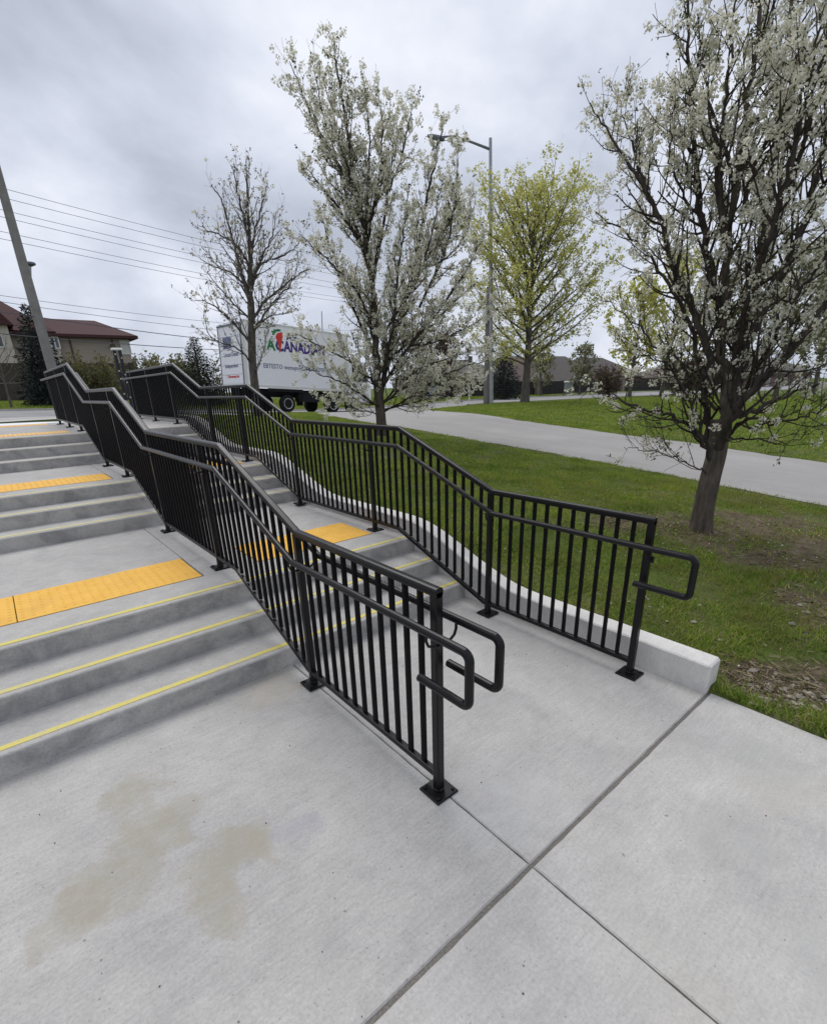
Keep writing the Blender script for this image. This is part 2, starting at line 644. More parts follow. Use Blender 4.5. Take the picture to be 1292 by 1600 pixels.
CP = []
for y in (-12, -6, -4, -2.2):
    CP.append((1.9, y, -.004))
CP += [(1.9, -1.35, .015), (1.9, -.8, .10)]
for y in (0, .6, 1.2, 2, 3, 3.8, 4.5, 5.5, 6.5, 7.3, 8, 9.5, 11.5):
    CP.append((1.95, y, wtop(y) - .07))
CP += [(1.9, 13, 1.25), (1.9, 16, 1.22)]
CP += [(-3.35, y, z) for (x, y, z) in CP]
CP += [(4.7, -.1, .21), (4.6, -3, .0), (4.6, -8, -.05), (4.5, 5, .70), (4.5, 2.5, .42), (5.4, 7.1, .79), (5.2, 12, 1.10), (5.2, 9.5, .98)]
for y, z in ((-12, -.15), (-6, -.08), (-.6, .10), (3, .395), (5.7, .56), (7.9, .72), (10, .84)):
    CP += [(7.4, y, z), (11.3, y, z - (.0 if y < 5 else -.01))]
CP += [(12.6, 12.3, .83), (9.5, 13, .93), (7.6, 14.0, .98), (8.6, 15.6, .93), (11, 16, .84), (5, 16, 1.12)]
CP += [(-40, 25, 1.5), (-10, 25, 1.3), (-10, 19, 1.3), (0, 19, 1.2), (0, 31, 1.2), (4, 19, 1.03), (4, 25, 1.0), (9, 19, .80), (9, 23, .80), (9, 31, .78),
       (11.3, 23.2, .68), (14.3, 23.5, .49), (14.3, 19, .62), (14.3, 31, .5), (18, 24, .40), (18, 31, .42), (20, 19, .60), (24, 24, .42), (24, 17, .66),
       (21.5, 17.8, .68), (33, 18.5, .5), (33, 31, .5), (45, 18, .3), (45, 31, .3), (75, 25, -.2)]
CP += [(20, 10, .70), (16, 6, .50), (20, 5, .5), (16, -4, .14), (20, -5, .15), (30, 5, .5), (30, -10, .25), (50, 0, .3), (28, 12, .62), (40, 10, .45)]
CP += [(0, 36, 1.42), (0, 42, 1.64), (-20, 42, 1.75), (14, 42, 1.2), (35, 36, .62), (60, 32, .3), (0, 60, 1.8), (40, 60, .7)]
CP += [(-12, 0, .4), (-12, 8, 1.2), (-12, -12, 0), (-200, 0, 1), (-200, 200, 2), (0, 220, 1.6), (200, 200, .3), (220, 0, -.3), (200, -150, -.3), (0, -150, -.4), (-150, -150, 0)]
CP = np.array(CP, float)
_D = np.linalg.norm(CP[:, None, :2] - CP[None, :, :2], axis=-1)
_A = np.zeros((len(CP) + 1, len(CP) + 1))
_A[:-1, :-1] = -_D - .05 * np.eye(len(CP)) * -1
_A[-1, :-1] = _A[:-1, -1] = 1
_wt = np.linalg.solve(_A, np.append(CP[:, 2], 0))


def T(x, y):
    x = np.atleast_1d(np.asarray(x, float))
    y = np.atleast_1d(np.asarray(y, float))
    o = np.empty(len(x))
    for i in range(0, len(x), 20000):
        d = np.hypot(x[i:i + 20000, None] - CP[None, :, 0], y[i:i + 20000, None] - CP[None, :, 1])
        o[i:i + 20000] = -d @ _wt[:-1] + _wt[-1]
    return o


def Tz(x, y):
    return float(T(x, y)[0])


# driveway edges as functions of y, road band in y
def drive_near(y):
    return np.interp(y, [-40, -1, 6, 8.5, 10.5, 12.5, 14.5, 16.5, 18.5, 20], [7.45, 7.4, 7.38, 7.3, 7.15, 7.3, 8.0, 9.3, 11.0, 11.6])


def drive_far(y):
    return np.interp(y, [-40, 4, 8, 12, 14, 16, 17.6, 18.6, 20], [11.3, 11.2, 11.35, 12.35, 13.3, 14.9, 16.8, 18.6, 20.5])


RY0 = 19.0


def road_far(x):
    return np.interp(x, [-90, 4, 20, 150], [31.5, 31.0, 28.0, 27.0])




def hard(x, y, m=0.0):
    """True on driveway or road, eroded by m"""
    dr = (x > drive_near(y) + m) & (x < drive_far(y) - m) & (y < 20)
    rd = (y > RY0 + m) & (y < road_far(x) - m)
    return dr | rd


def lines(a, segs):
    o = [a]
    for b, st in segs:
        n = max(1, round((b - o[-1]) / st))
        s0 = o[-1]
        o += [s0 + (b - s0) * (i + 1) / n for i in range(n)]
    return o


gx = np.array(lines(-230, [(-30, 20), (-3.38, 1.6), (1.77, .6), (1.86, .05), (13, .22), (30, .5), (60, 2), (240, 20)]))
gy = np.array(lines(-160, [(-12, 14), (-4, .5), (12.25, .22), (20, .3), (45, .8), (70, 2.5), (230, 20)]))
GX, GY = np.meshgrid(gx, gy)
Z = T(GX.ravel(), GY.ravel()).reshape(GX.shape)
bumpy = .012 * np.sin(GX * 3.1 + np.sin(GY * 2.3) * 2) * np.sin(GY * 2.7 + GX)
Z = Z + np.where((GX > 2.2) & (GX < 40), bumpy, 0)
Z = np.where(hard(GX, GY, .35), Z - .16, np.where(hard(GX, GY, .12), Z - .07, Z))
Z = np.where((GX > -3.5) & (GX < 1.80) & (GY < -1.2), -.035, Z)   # the lawn edge tucks in just below the slabs
V = np.stack([GX.ravel(), GY.ravel(), Z.ravel()], 1)
nx, ny = len(gx), len(gy)
ii = np.arange(nx * ny).reshape(ny, nx)
F = np.stack([ii[:-1, :-1], ii[:-1, 1:], ii[1:, 1:], ii[1:, :-1]], -1).reshape(-1, 4)
ctr = V[F].mean(1)
hole = (ctr[:, 0] > -3.38) & (ctr[:, 0] < 1.77) & (ctr[:, 1] > -12) & (ctr[:, 1] < 12.25)
ground = obj_np('ground', V, F[~hole], M['ground'], smooth=True, kind='structure')


def drape(name, xs, ys, ok, mat, dz, **kw):
    """sheet over the terrain on a (row-wise) grid of points"""
    X, Y = xs, ys
    z = T(X.ravel(), Y.ravel()) + dz
    V = np.stack([X.ravel(), Y.ravel(), z], 1)
    r, c = X.shape
    ii = np.arange(r * c).reshape(r, c)
    F = np.stack([ii[:-1, :-1], ii[:-1, 1:], ii[1:, 1:], ii[1:, :-1]], -1).reshape(-1, 4)
    return obj_np(name, V, F, mat, smooth=True, **kw)


ys = np.array(lines(-40, [(-4, 2), (20, .3)]))
rag = .035 * np.sin(ys * 5.1) + .03 * np.sin(ys * 11.7 + 1) + .02 * np.sin(ys * 23)
t_ = np.linspace(0, 1, 25)
DX = (drive_near(ys) + rag)[:, None] * (1 - t_) + (drive_far(ys) + rag[::-1])[:, None] * t_
DY = np.repeat(ys[:, None], 25, 1)
drape('driveway', DX, DY, None, M['asphalt'], .004, kind='structure')
# dark broken asphalt edge, set a little lower along the lawn
e_ = np.linspace(-.17, .05, 4)
drape('driveway_edge', (drive_near(ys) + rag)[:, None] + e_[None, :], np.repeat(ys[:, None], 4, 1), None,
      plain('crumbled_asphalt_edge', (.055, .05, .045), .95, .1, var=.4, scale=25), -.004, kind='structure')
xs = np.array(lines(-90, [(-10, 4), (40, .6), (150, 5)]))
rt = np.linspace(0, 1, 22)
RX = np.repeat(xs[None, :], 22, 0)
RYY = RY0 + (road_far(xs) - RY0)[None, :] * rt[:, None]
drape('road', RX, RYY, None, M['road'], -.004, kind='structure')
# kerbs: far side all along, near side left of the driveway mouth and right of it
for nm, x0, x1, y0 in (('kerb', -90, 150, None), ('kerb', -90, -4.5, RY0 - .2), ('kerb', 2.2, 8.4, RY0 - .2), ('kerb', 20.5, 150, RY0 - .2)):
    xk = np.array(lines(x0, [(x1, 1.0)]))
    b = MB()
    yk = road_far(xk) if y0 is None else np.full_like(xk, y0)
    z0 = T(xk, yk + .1)
    n = len(xk)
    v = []
    for i in range(n):
        v += [(xk[i], yk[i], z0[i] - .1), (xk[i], yk[i], z0[i] + .08), (xk[i], yk[i] + .2, z0[i] + .08), (xk[i], yk[i] + .2, z0[i] - .1)]
    f = []
    for i in range(n - 1):
        for j in range(3):
            f.append((i * 4 + j, i * 4 + j + 1, i * 4 + 5 + j, i * 4 + 4 + j))
    b.add(v, f).build(nm, M['far_conc'], kind='structure')
# pale concrete apron where the driveway meets the road
ya = np.linspace(17.6, 18.95, 6)
AX = drive_near(ya)[:, None] * (1 - t_) + (drive_far(ya) + .6)[:, None] * t_
drape('driveway_apron', AX, np.repeat(ya[:, None], 25, 1), None, M['apron'], .012, kind='structure')
# upper sidewalk behind the stairs
sx_ = np.linspace(-40, 5.0, 60)
sy_ = np.linspace(12.2, 17.2, 12)
SX, SY = np.meshgrid(sx_, sy_)
drape('sidewalk', SX, SY, None, M['far_conc'], .012, kind='structure')
cx_ = np.linspace(-4.3, 2.0, 14)
cyy = np.linspace(17.2, 19.0, 5)
SX, SY = np.meshgrid(cx_, cyy)
drape('crossing_pad', SX, SY, None, M['far_conc'], .016, kind='structure')

# ------------------------------------------------------------------ pavement slabs in front of the stairs
pav = bpy.data.objects.new('pavement', None)
link(pav, kind='structure')
JY = -1.292
g = .0035
xs_ = [-3.36, -1.80, .015, 1.79]
skew = .012


def slab_mesh(b, x0, x1, y0, y1, jit):
    """slab with slightly uneven arrises"""
    pts = []
    for (ax, ay, bx_, by_) in ((x0, y0, x1, y0), (x1, y0, x1, y1), (x1, y1, x0, y1), (x0, y1, x0, y0)):
        L = math.hypot(bx_ - ax, by_ - ay)
        k = max(1, int(L / .05))
        nxn, nyn = -(by_ - ay) / L, (bx_ - ax) / L
        for q in range(k):
            t = q / k
            d = 0 if q == 0 else abs(rng.normal()) * jit * (2.2 if rng.random() < .06 else 1)
            pts.append((ax + (bx_ - ax) * t + nxn * d, ay + (by_ - ay) * t + nyn * d, nxn, nyn))
    n_ = len(pts)
    cxm, cym = (x0 + x1) / 2, (y0 + y1) / 2
    v = [(p[0], p[1], -.14) for p in pts] + [(p[0], p[1], -.006) for p in pts]
    v += [(p[0] + (.006 if p[0] < cxm else -.006), p[1] + (.006 if p[1] < cym else -.006), 0) for p in pts]
    f = []
    for q in range(n_):
        q2 = (q + 1) % n_
        f += [(q, q2, n_ + q2, n_ + q), (n_ + q, n_ + q2, 2 * n_ + q2, 2 * n_ + q)]
    f.append(tuple(range(2 * n_, 3 * n_)))
    b.add(v, f)


for r_, (ya_, yb_, mt) in enumerate(((JY + .0065, R1 + .03, 'slab'), (JY - 1.80, JY - .0065, 'walk'), (JY - 3.6, JY - 1.80, 'walk'), (JY - 7, JY - 3.6, 'walk'))):
    for i in range(3):
        b = MB()
        xa, xb = xs_[i] + g * .6, xs_[i + 1] - g * .6
        slab_mesh(b, xa, xb, ya_ + (g if r_ > 1 else 0), yb_ - (g if r_ > 0 else 0), .0012)
        b.build('slab', M[mt], pav)
b = MB()
b.box(-3.36, 1.785, JY - .012, JY + .012, -.1, -.007)
b.build('joint_sealant', M['seal'], pav)
b = MB()
b.box(-3.4, 1.8, -8.2, R1 + .03, -.30, -.145)
b.build('slab_bed', M['gap'], pav)

# ------------------------------------------------------------------ staircase
stair = empty('staircase', (0, 0, 0), 'wide pale concrete staircase in three short flights with yellow nosing strips', 'staircase')


def nose_profile(y0, y1, zb, zt, r=.016):
    p = [(y0, zb), (y1, zb), (y1, zt)]
    for k in range(6):
        a = R(90 + 18 * k)
        p.append((y0 + r + r * math.cos(a), zt - r + r * math.sin(a)))
    return p


flights = ((R1, 0), (R4, 3), (R7, 6))
land = []
for fi, (y0, n0) in enumerate(flights):
    for k in range(3):
        ya_ = y0 + k * TD
        zt = (n0 + k + 1) * H
        last = k == 2
        yb_ = ya_ + (.392 if last else TD + .04)
        zb = zt - H - (.05 if k or fi else .06)
        b = MB()
        prof = nose_profile(ya_, yb_, zb, zt)
        nprof = len(prof)
        b.prism_x(prof, XL, XR)
        # riser gets its own, rougher cast face
        b.m = [0] * len(b.m)
        b.m[nprof - 1] = 1
        b.m[nprof - 2] = 1
        st = b.build('step', [M['tread'], M['riser']], stair)
        recalc(st.data)
        ms_ = M[('strip_yellow', 'strip_worn', 'strip_pale')[fi]]
        b = MB()
        b.box(XL + .03, XR - .03, ya_ + .048, ya_ + .090, zt - .01, zt + .003)
        b.build('nosing_strip', ms_, st)
    ya_ = y0 + 2 * TD + .392
    yn = (R4, R7, 12.2)[fi]
    zt = (n0 + 3) * H
    for (xa, xb) in ((XL, -1.52), (-1.52, -.17), (-.17, XR)):
        b = MB()
        b.box(xa + .0025, xb - .0025, ya_ + .002, yn + .03, zt - .2, zt - .0005, 0, .004)
        lo_ = b.build('landing_slab', M['tread'], stair)
        land.append((fi, xa, lo_, ya_, zt))
# solid core so that no light leaks under the slabs
b = MB()
b.box(XL + .01, XR - .01, R1 + .1, 12.1, -.3, .05)
b.box(XL + .01, XR - .01, R1 + 2 * TD + .2, 12.1, .05, 3 * H - .21)
b.box(XL + .01, XR - .01, R4 + 2 * TD + .2, 12.1, 3 * H - .21, 6 * H - .21)
b.box(XL + .01, XR - .01, R7 + 2 * TD + .2, 12.1, 6 * H - .21, 9 * H - .21)
b.build('stair_core', M['gap'], stair)

# tactile warning tiles with truncated domes


def tactile_mesh(name, L, W, mat):
    b = MB()
    b.box(0, L, 0, W, -.004, .0045, 0, .003)
    px = .0605
    nx_, ny_ = int(L / px), int(W / px)
    ox, oy = (L - (nx_ - 1) * px) / 2, (W - (ny_ - 1) * px) / 2
    for i in range(nx_):
        for j in range(ny_):
            x, y = ox + i * px, oy + j * px
            v, f = [], []
            for r_, z in ((.0125, .0045), (.0075, .0078)):
                for k in range(6):
                    a = math.pi * k / 3
                    v.append((x + r_ * math.cos(a), y + r_ * math.sin(a), z))
            for k in range(6):
                f.append((k, (k + 1) % 6, 6 + (k + 1) % 6, 6 + k))
            f.append(tuple(range(6, 12)))
            b.add(v, f)
    return b.mesh(name, mat)


tm = tactile_mesh('tactile_tile', 1.215, .6, M['tactile'])
tm2 = tactile_mesh('tactile_tile', 1.215, .6, M['tactile_pale'])
tiles = []
for x in (-.18 - 1.22, -.18 - 2.44, .305):
    tiles += [(tm, x, R1 + 2 * TD + .397, 3 * H), (tm, x, R4 + 2 * TD + .397, 6 * H)]
    if x < 0:
        tiles += [(tm2, x, R7 + 2 * TD + .42, 9 * H), (tm2, x, 11.45, 9 * H)]
for me, x, y, z in tiles:
    clone(me, 'tactile_tile', (x, y, z), stair)
for x in (-.18 - 1.22, -.18 - 2.44, .305):
    for y, z in ((R1 + 2 * TD + .392, 3 * H), (R4 + 2 * TD + .392, 6 * H)):
        b = MB()
        b.box(x - .006, x + 1.221, y + .001, y + .611, z - .003, z + .0012)
        b.build('tile_joint', M['gap'], stair)

# ------------------------------------------------------------------ low side walls (curbs) that step with the stairs


def curb_wall(x0, x1, label):
    root = empty('curb_wall', (0, 0, 0), label, 'wall')
    yy = np.array(lines(-1.285, [(8.2, .1), (11.9, .4)]))
    pts = []
    c = .009
    for y in yy:
        # smoothed top line
        zt = float(np.mean([wtop(y + d) for d in (-.16, -.08, 0, .08, .16)])) if y > -1.0 else wtop(y)
        jit = .0018 * math.sin(y * 13) + .0015 * math.sin(y * 29 + 1)
        pts.append([(x0, y, -.3 if y < 3 else 0), (x0, y, zt - c + jit), (x0 + c, y, zt + jit), (x1 - c, y, zt), (x1, y, zt - c), (x1, y, -.3 if y < 3 else 0)])
    # chamfer on the free end
    for p in range(1, 5):
        x, y, z = pts[0][p]
        pts[1][p] = (pts[1][p][0], -1.285 + .014, pts[1][p][2])
    pts[1][0] = (x0, -1.271, -.3)
    pts[1][5] = (x1, -1.271, -.3)
    pts[0] = [(x0 + c, -1.285, -.3), (x0 + c, -1.285, pts[0][1][2] - c), (x0 + 1.5 * c, -1.285, pts[0][2][2] - 1.4 * c), (x1 - 1.5 * c, -1.285, pts[0][3][2] - 1.4 * c),
              (x1 - c, -1.285, pts[0][4][2] - c), (x1 - c, -1.285, -.3)]
    v = [p for r_ in pts for p in r_]
    n = len(pts)
    f = []
    for i in range(n - 1):
        for j in range(5):
            f.append((i * 6 + j, i * 6 + j + 1, i * 6 + 7 + j, i * 6 + 6 + j))
    f.append((5, 4, 3, 2, 1, 0))
    f.append(tuple((n - 1) * 6 + j for j in range(6)))
    o = MB().add(v, f).build('wall_body', M['wall'], root)
    recalc(o.data)
    return root


curb_wall(1.747, 1.905, 'low white concrete curb wall along the right side of the stairs, stepping up beside the lawn')

# ------------------------------------------------------------------ guardrails
PS = .0205
sec_post = rsq(PS, .006)
RAILZ = 1.047
FLATS = ((0.0, None),)


def railz(y, k):
    """height of the walking line under the rail"""
    K1, K2, K3, K4, K5, K6 = k
    return float(np.interp(y, [K1, K2, K3, K4, K5, K6], [0, 3 * H, 3 * H, 6 * H, 6 * H, 9 * H]))


bal_mesh = MB()
bal_mesh.tube([(0, 0, .106), (0, 0, RAILZ - .012)], .01, section=rsq(.011, .002), side=(1, 0, 0), caps=False)
bal_mesh = bal_mesh.mesh('baluster', M['black_bar'])
plate_mesh = MB()
plate_mesh.box(-.066, .066, -.066, .066, 0, .013, 0, .003)
plate_mesh = plate_mesh.mesh('base_plate', M['black'])
nut = MB()
for sx1 in (-1, 1):
    for sy1 in (-1, 1):
        nut.lathe([(.009, .012), (.009, .019), (.004, .022)], (sx1 * .047, sy1 * .047, 0), 6)
nut.lathe([(.027, .0125), (.027, .022), (.0225, .027)], (0, 0, 0), 14)
bolt_mesh = nut.mesh('bolt', M['black'])


def arc(c, r, a0, a1, n=5):
    return [(c[0], c[1] + r * math.cos(R(a0 + (a1 - a0) * i / n)), c[2] + r * math.sin(R(a0 + (a1 - a0) * i / n))) for i in range(n + 1)]


def guardrail(x, posts, k, yend, sides, label, hk):
    root = empty('guardrail', (x, posts[0], 0), label, 'railing', 'black stair guardrails')
    X0, Y0 = 0.0, -posts[0]

    def P(px, y, z):
        return (px, y + Y0, z)
    # posts
    for i, y in enumerate(posts):
        zb = railz(y, k)
        b = MB()
        top = RAILZ - .018
        if i == 0:
            top = RAILZ
        b.tube([(0, 0, 0), (0, 0, top)], .02, section=sec_post, side=(1, 0, 0))
        po = b.build('post', M['black'], root)
        # the three upper post bases sit on the walking line
        po.location = P(0, y, zb)
        clone(plate_mesh, 'base_plate', (0, 0, 0), po)
        clone(bolt_mesh, 'bolt', (0, 0, 0), po, kind='stuff')
        for sgn in sides:
            bb = MB()
            hz = .905
            pa = [(sgn * .018, -.03, hz - .085), (sgn * .05, -.03, hz - .085), (sgn * .074, -.03, hz - .07), (sgn * .085, -.03, hz - .045), (sgn * .085, -.03, hz - .012)]
            bb.tube(pa, .0065, 8)
            bb.box(sgn * .0185 - .004, sgn * .0185 + .004, -.05, -.01, hz - .105, hz - .065)
            br = bb.build('handrail_bracket', M['black'], root, smooth=False)
            br.location = P(0, y, zb)
    # top and bottom rails
    K1, K2, K3, K4, K5, K6 = k
    ys_ = [posts[0] - PS, K1, K2, K3, K4, K5, K6, yend]
    b = MB()
    b.tube([P(0, y, RAILZ + railz(y, k)) for y in ys_], .02, section=rsq(.0215, .013), side=(1, 0, 0))
    b.build('top_rail', M['black'], root)
    bk = [posts[0], K1 + .06, K2 + .07, K3 + .02, K4 + .05, K5 - .06, K6 - .06]
    zz = [0, 0, 3 * H, 3 * H, 6 * H, 6 * H, 9 * H]
    b = MB()
    b.tube([P(0, y, .1 + z) for y, z in zip(bk + [yend], zz + [9 * H])], .018, section=rsq(.0165, .005), side=(1, 0, 0))
    b.build('bottom_rail', M['black'], root)
    # end post at the far end
    b = MB()
    b.tube([(0, 0, .1), (0, 0, RAILZ)], .02, section=sec_post, side=(1, 0, 0))
    e2 = b.build('end_upright', M['black'], root)
    e2.location = P(0, yend - PS, 9 * H)
    # balusters, evenly pitched between posts
    bounds = list(posts) + [yend - PS]
    for a, c in zip(bounds[:-1], bounds[1:]):
        n = max(1, round((c - a) / .1015)) - 1
        for i in range(n):
            y = a + (c - a) * (i + 1) / (n + 1)
            clone(bal_mesh, 'baluster', P(0, y, railz(y, k)), root)
    # handrails with a looped return at the foot
    for sgn in sides:
        xx = sgn * .085
        h = .905
        o_ = hk
        y1 = -1.03 if x < .5 else -1.165
        y0_ = -.74 if x < .5 else -.845
        rr = .034
        path = [P(xx, y0_, h - .235)]
        path += [P(xx, *q[1:]) for q in arc((xx, y1 + rr, h - .235 + rr), rr, 270, 180)]
        path += [P(xx, *q[1:]) for q in arc((xx, y1 + rr, h - rr), rr, 180, 90)]
        for y, z in zip((K1 - o_, K2 - o_, K3 - o_, K4 - o_, K5 - o_, K6 - o_), (0, 3 * H, 3 * H, 6 * H, 6 * H, 9 * H)):
            path.append(P(xx, y, h + z))
        path.append(P(xx, yend + .22, h + 9 * H))
        b = MB()
        b.tube(path, .019, 12, side=(1, 0, 0))
        b.build('handrail', M['black'], root, smooth=False)
    return root


guardrail(0.0, (-.7576, .4565, 1.985, 3.572, 5.114, 6.45, 8.22, 9.72, 11.25), (.44, 1.517, 3.60, 4.74, 6.68, 7.95), 11.52, (-1, 1),
          'black metal guardrail in the middle of the stairs with a handrail on both sides', .07)
guardrail(WX, (-.863, .389, 1.975, 3.628, 5.188, 6.5, 8.45, 10.05, 11.5), (.373, 1.50, 3.575, 4.78, 6.74, 8.02), 11.83, (-1,),
          'black metal guardrail on the right edge of the stairs beside the low white wall', .07)

# ------------------------------------------------------------------ foliage helpers


def rand_rot(n):
    q = rng.normal(size=(n, 4))
    q /= np.linalg.norm(q, axis=1, keepdims=True)
    a, b, c, d = q.T
    return np.stack([np.stack([1 - 2 * (c * c + d * d), 2 * (b * c - a * d), 2 * (b * d + a * c)], -1),
                     np.stack([2 * (b * c + a * d), 1 - 2 * (b * b + d * d), 2 * (c * d - a * b)], -1),
                     np.stack([2 * (b * d - a * c), 2 * (c * d + a * b), 1 - 2 * (b * b + c * c)], -1)], 1)


def scatter_quads(P, size, aspect=1.0, droop=None):
    """one folded leaf (two triangles as a bent quad) per point, random turn"""
    n = len(P)
    s = size * rng.uniform(.65, 1.25, n)
    Rm = rand_rot(n)
    base = np.array([[-.5, 0, 0], [0, -.5 * aspect, .12], [.5, 0, 0], [0, .5 * aspect, .12]])
    V = np.einsum('nij,kj->nki', Rm, base) * s[:, None, None] + P[:, None, :]
    F = np.arange(n * 4).reshape(n, 4)
    return V.reshape(-1, 3), F


def clusters(P, count, radius, size, aspect=1.0, up=.0):
    """count leaves spread over a small ball round every point"""
    n = len(P)
    D = rng.normal(size=(n, count, 3))
    D /= np.linalg.norm(D, axis=-1, keepdims=True)
    rr = radius * rng.uniform(.45, 1.05, (n, count, 1)) * rng.uniform(.7, 1.25, (n, 1, 1))
    Q = P[:, None, :] + D * rr
    Q[..., 2] += up
    return scatter_quads(Q.reshape(-1, 3), size, aspect)


class Tree:
    def __init__(s):
        s.tubes = {}          # level -> list of (pts, radii)
        s.nodes = []          # twig points (x,y,z,level)

    def tube(s, level, pts, rad):
        s.tubes.setdefault(level, []).append((np.asarray(pts, float), np.asarray(rad, float)))

    @staticmethod
    def walk(p, d, L, n, trop, wig, down=0.0):
        pts = [np.array(p, float)]
        d = np.array(d, float)
        d /= np.linalg.norm(d)
        for i in range(n):
            d = d + np.array([0, 0, trop]) + rng.normal(size=3) * wig
            d /= np.linalg.norm(d)
            pts.append(pts[-1] + d * L / n)
        return np.array(pts)

    def sprout(s, pts, r0, r1, spacing, Lfun, ang, level, trop, wig, t0=.12, child=None, nseg=5, rscale=.55, mask=None):
        seg = np.linalg.norm(np.diff(pts, axis=0), axis=1)
        cum = np.concatenate([[0], np.cumsum(seg)])
        L = cum[-1]
        n = max(1, int(L * (1 - t0) / spacing))
        for i in range(n):
            t = t0 + (1 - t0) * (i + rng.uniform(0, .9)) / n
            t = min(t, .985)
            x = t * L
            j = min(len(seg) - 1, int(np.searchsorted(cum, x) - 1))
            j = max(j, 0)
            f = (x - cum[j]) / max(seg[j], 1e-6)
            p = pts[j] * (1 - f) + pts[j + 1] * f
            tg = (pts[j + 1] - pts[j]) / max(seg[j], 1e-6)
            a = rng.normal(size=3)
            a -= tg * (a @ tg)
            a /= np.linalg.norm(a) + 1e-9
            th = R(rng.normal(ang, 9))
            d = tg * math.cos(th) + a * math.sin(th)
            if mask is not None and not mask(p):
                continue
            ln = Lfun(t, p) * rng.uniform(.65, 1.2)
            r = (r0 * (1 - t) + r1 * t)
            ra = min(r * rscale, .022 * ln + .002)
            q = s.walk(p, d, ln, nseg, trop, wig)
            s.tube(level, q, np.linspace(ra, max(.0022, ra * .35), nseg + 1))
            if child:
                child(q, ra, max(.0016, ra * .3))
            else:
                s.nodes.append(q[1:])

    def mesh_level(s, levels, n):
        Vs, Fs, off = [], [], 0
        for lv in levels:
            for pts, rad in s.tubes.get(lv, []):
                k = len(pts)
                tg = np.gradient(pts, axis=0)
                tg /= np.linalg.norm(tg, axis=1, keepdims=True) + 1e-9
                ref = np.array([0.31, .77, .55])
                sv = np.cross(tg, ref)
                sv /= np.linalg.norm(sv, axis=1, keepdims=True) + 1e-9
                up = np.cross(tg, sv)
                a = 2 * np.pi * np.arange(n) / n
                ring = pts[:, None, :] + rad[:, None, None] * (np.cos(a)[None, :, None] * sv[:, None, :] + np.sin(a)[None, :, None] * up[:, None, :])
                Vs.append(ring.reshape(-1, 3))
                i = np.arange(k - 1)[:, None] * n
                j = np.arange(n)[None, :]
                j2 = (j + 1) % n
                Fs.append((np.stack([i + j, i + j2, i + n + j2, i + n + j], -1) + off).reshape(-1, 4))
                off += k * n
        if not Vs:
            return None
        return np.concatenate(Vs), np.concatenate(Fs)


def smooth_path(pts, n):
    """Catmull-Rom through control points"""
    P = np.array(pts, float)
    P = np.vstack([2 * P[0] - P[1], P, 2 * P[-1] - P[-2]])
    o = []
    for i in range(1, len(P) - 2):
        for t in np.linspace(0, 1, n, endpoint=False):
            a, b, c, d = P[i - 1], P[i], P[i + 1], P[i + 2]
            o.append(.5 * (2 * b + (c - a) * t + (2 * a - 5 * b + 4 * c - d) * t * t + (3 * b - a - 3 * c + d) * t ** 3))
    o.append(P[-2])
    return np.array(o)


def plant(name, base, tr, label, cat, group, trunk_lv, limb_lv, twig_lv, bark_t, bark_l, foliage, trunk_n=14, limb_n=7, twig_n=3):
    root = empty(name, tuple(base), label, cat, group)
    off = np.array(base, float)
    for nm, lv, n, bm, kd in (('trunk', trunk_lv, trunk_n, bark_t, None), ('limbs', limb_lv, limb_n, bark_l, 'stuff'), ('twigs', twig_lv, twig_n, bark_l, 'stuff')):
        r = tr.mesh_level(lv, n) if lv else None
        if r:
            o = obj_np(nm, r[0] - off, r[1], bm, root, smooth=True)
            if kd:
                o['kind'] = kd
    for nm, V_, F_, mt in foliage:
        if len(F_):
            o = obj_np(nm, V_ - off, F_, mt, root)
            o['kind'] = 'stuff'
    return root


def pick(P, frac):
    return P[rng.random(len(P)) < frac]


# ------------------------------------------------------------------ flowering pear trees


def pear(base_uv, limbs, spec, label, group='flowering pear trees'):
    """limbs: list of (list of (u, v, distance), r0, r1); each is a main limb at its real distance"""
    tr = Tree()
    base = None
    for li, (pp, r0, r1) in enumerate(limbs):
        pts = np.array([at(*p) for p in pp])
        if li == 0:
            base = pts[0].copy()
            base[2] = Tz(base[0], base[1]) - .03
            pts[0] = base
        q = smooth_path(pts, 6)
        if li > 0:
            q[2:-1] += rng.normal(size=(len(q) - 3, 3)) * .012 * spec.get('wob', 1)
        t = np.linspace(0, 1, len(q))
        rad = (r0 * (1 - t) + r1 * t) * (spec.get('slim', 1) if li else 1)
        if li == 0:
            rad = rad * (1 + .16 * np.exp(-t * 9))
        tr.tube(0 if li == 0 or r0 > spec['trunk_r'] else 1, q, rad)

        def lvl3(q3, ra, rb):
            tr.nodes.append(q3[2:])
            if spec['s3'] > 0:
                tr.sprout(q3, ra, rb, spec['s3'], lambda t, p: spec['l3'], 48, 3, .05, .10, t0=.2, nseg=3)

        if li > 0:
            tr.sprout(q, r0, r1, spec['s2'], lambda t, p: spec['l2'] * (1.15 - .75 * t), spec['ang'], 2, spec['trop'], .09, t0=spec.get('t0', .1), child=lvl3, nseg=6)
    P = np.vstack(tr.nodes)
    return tr, base, P


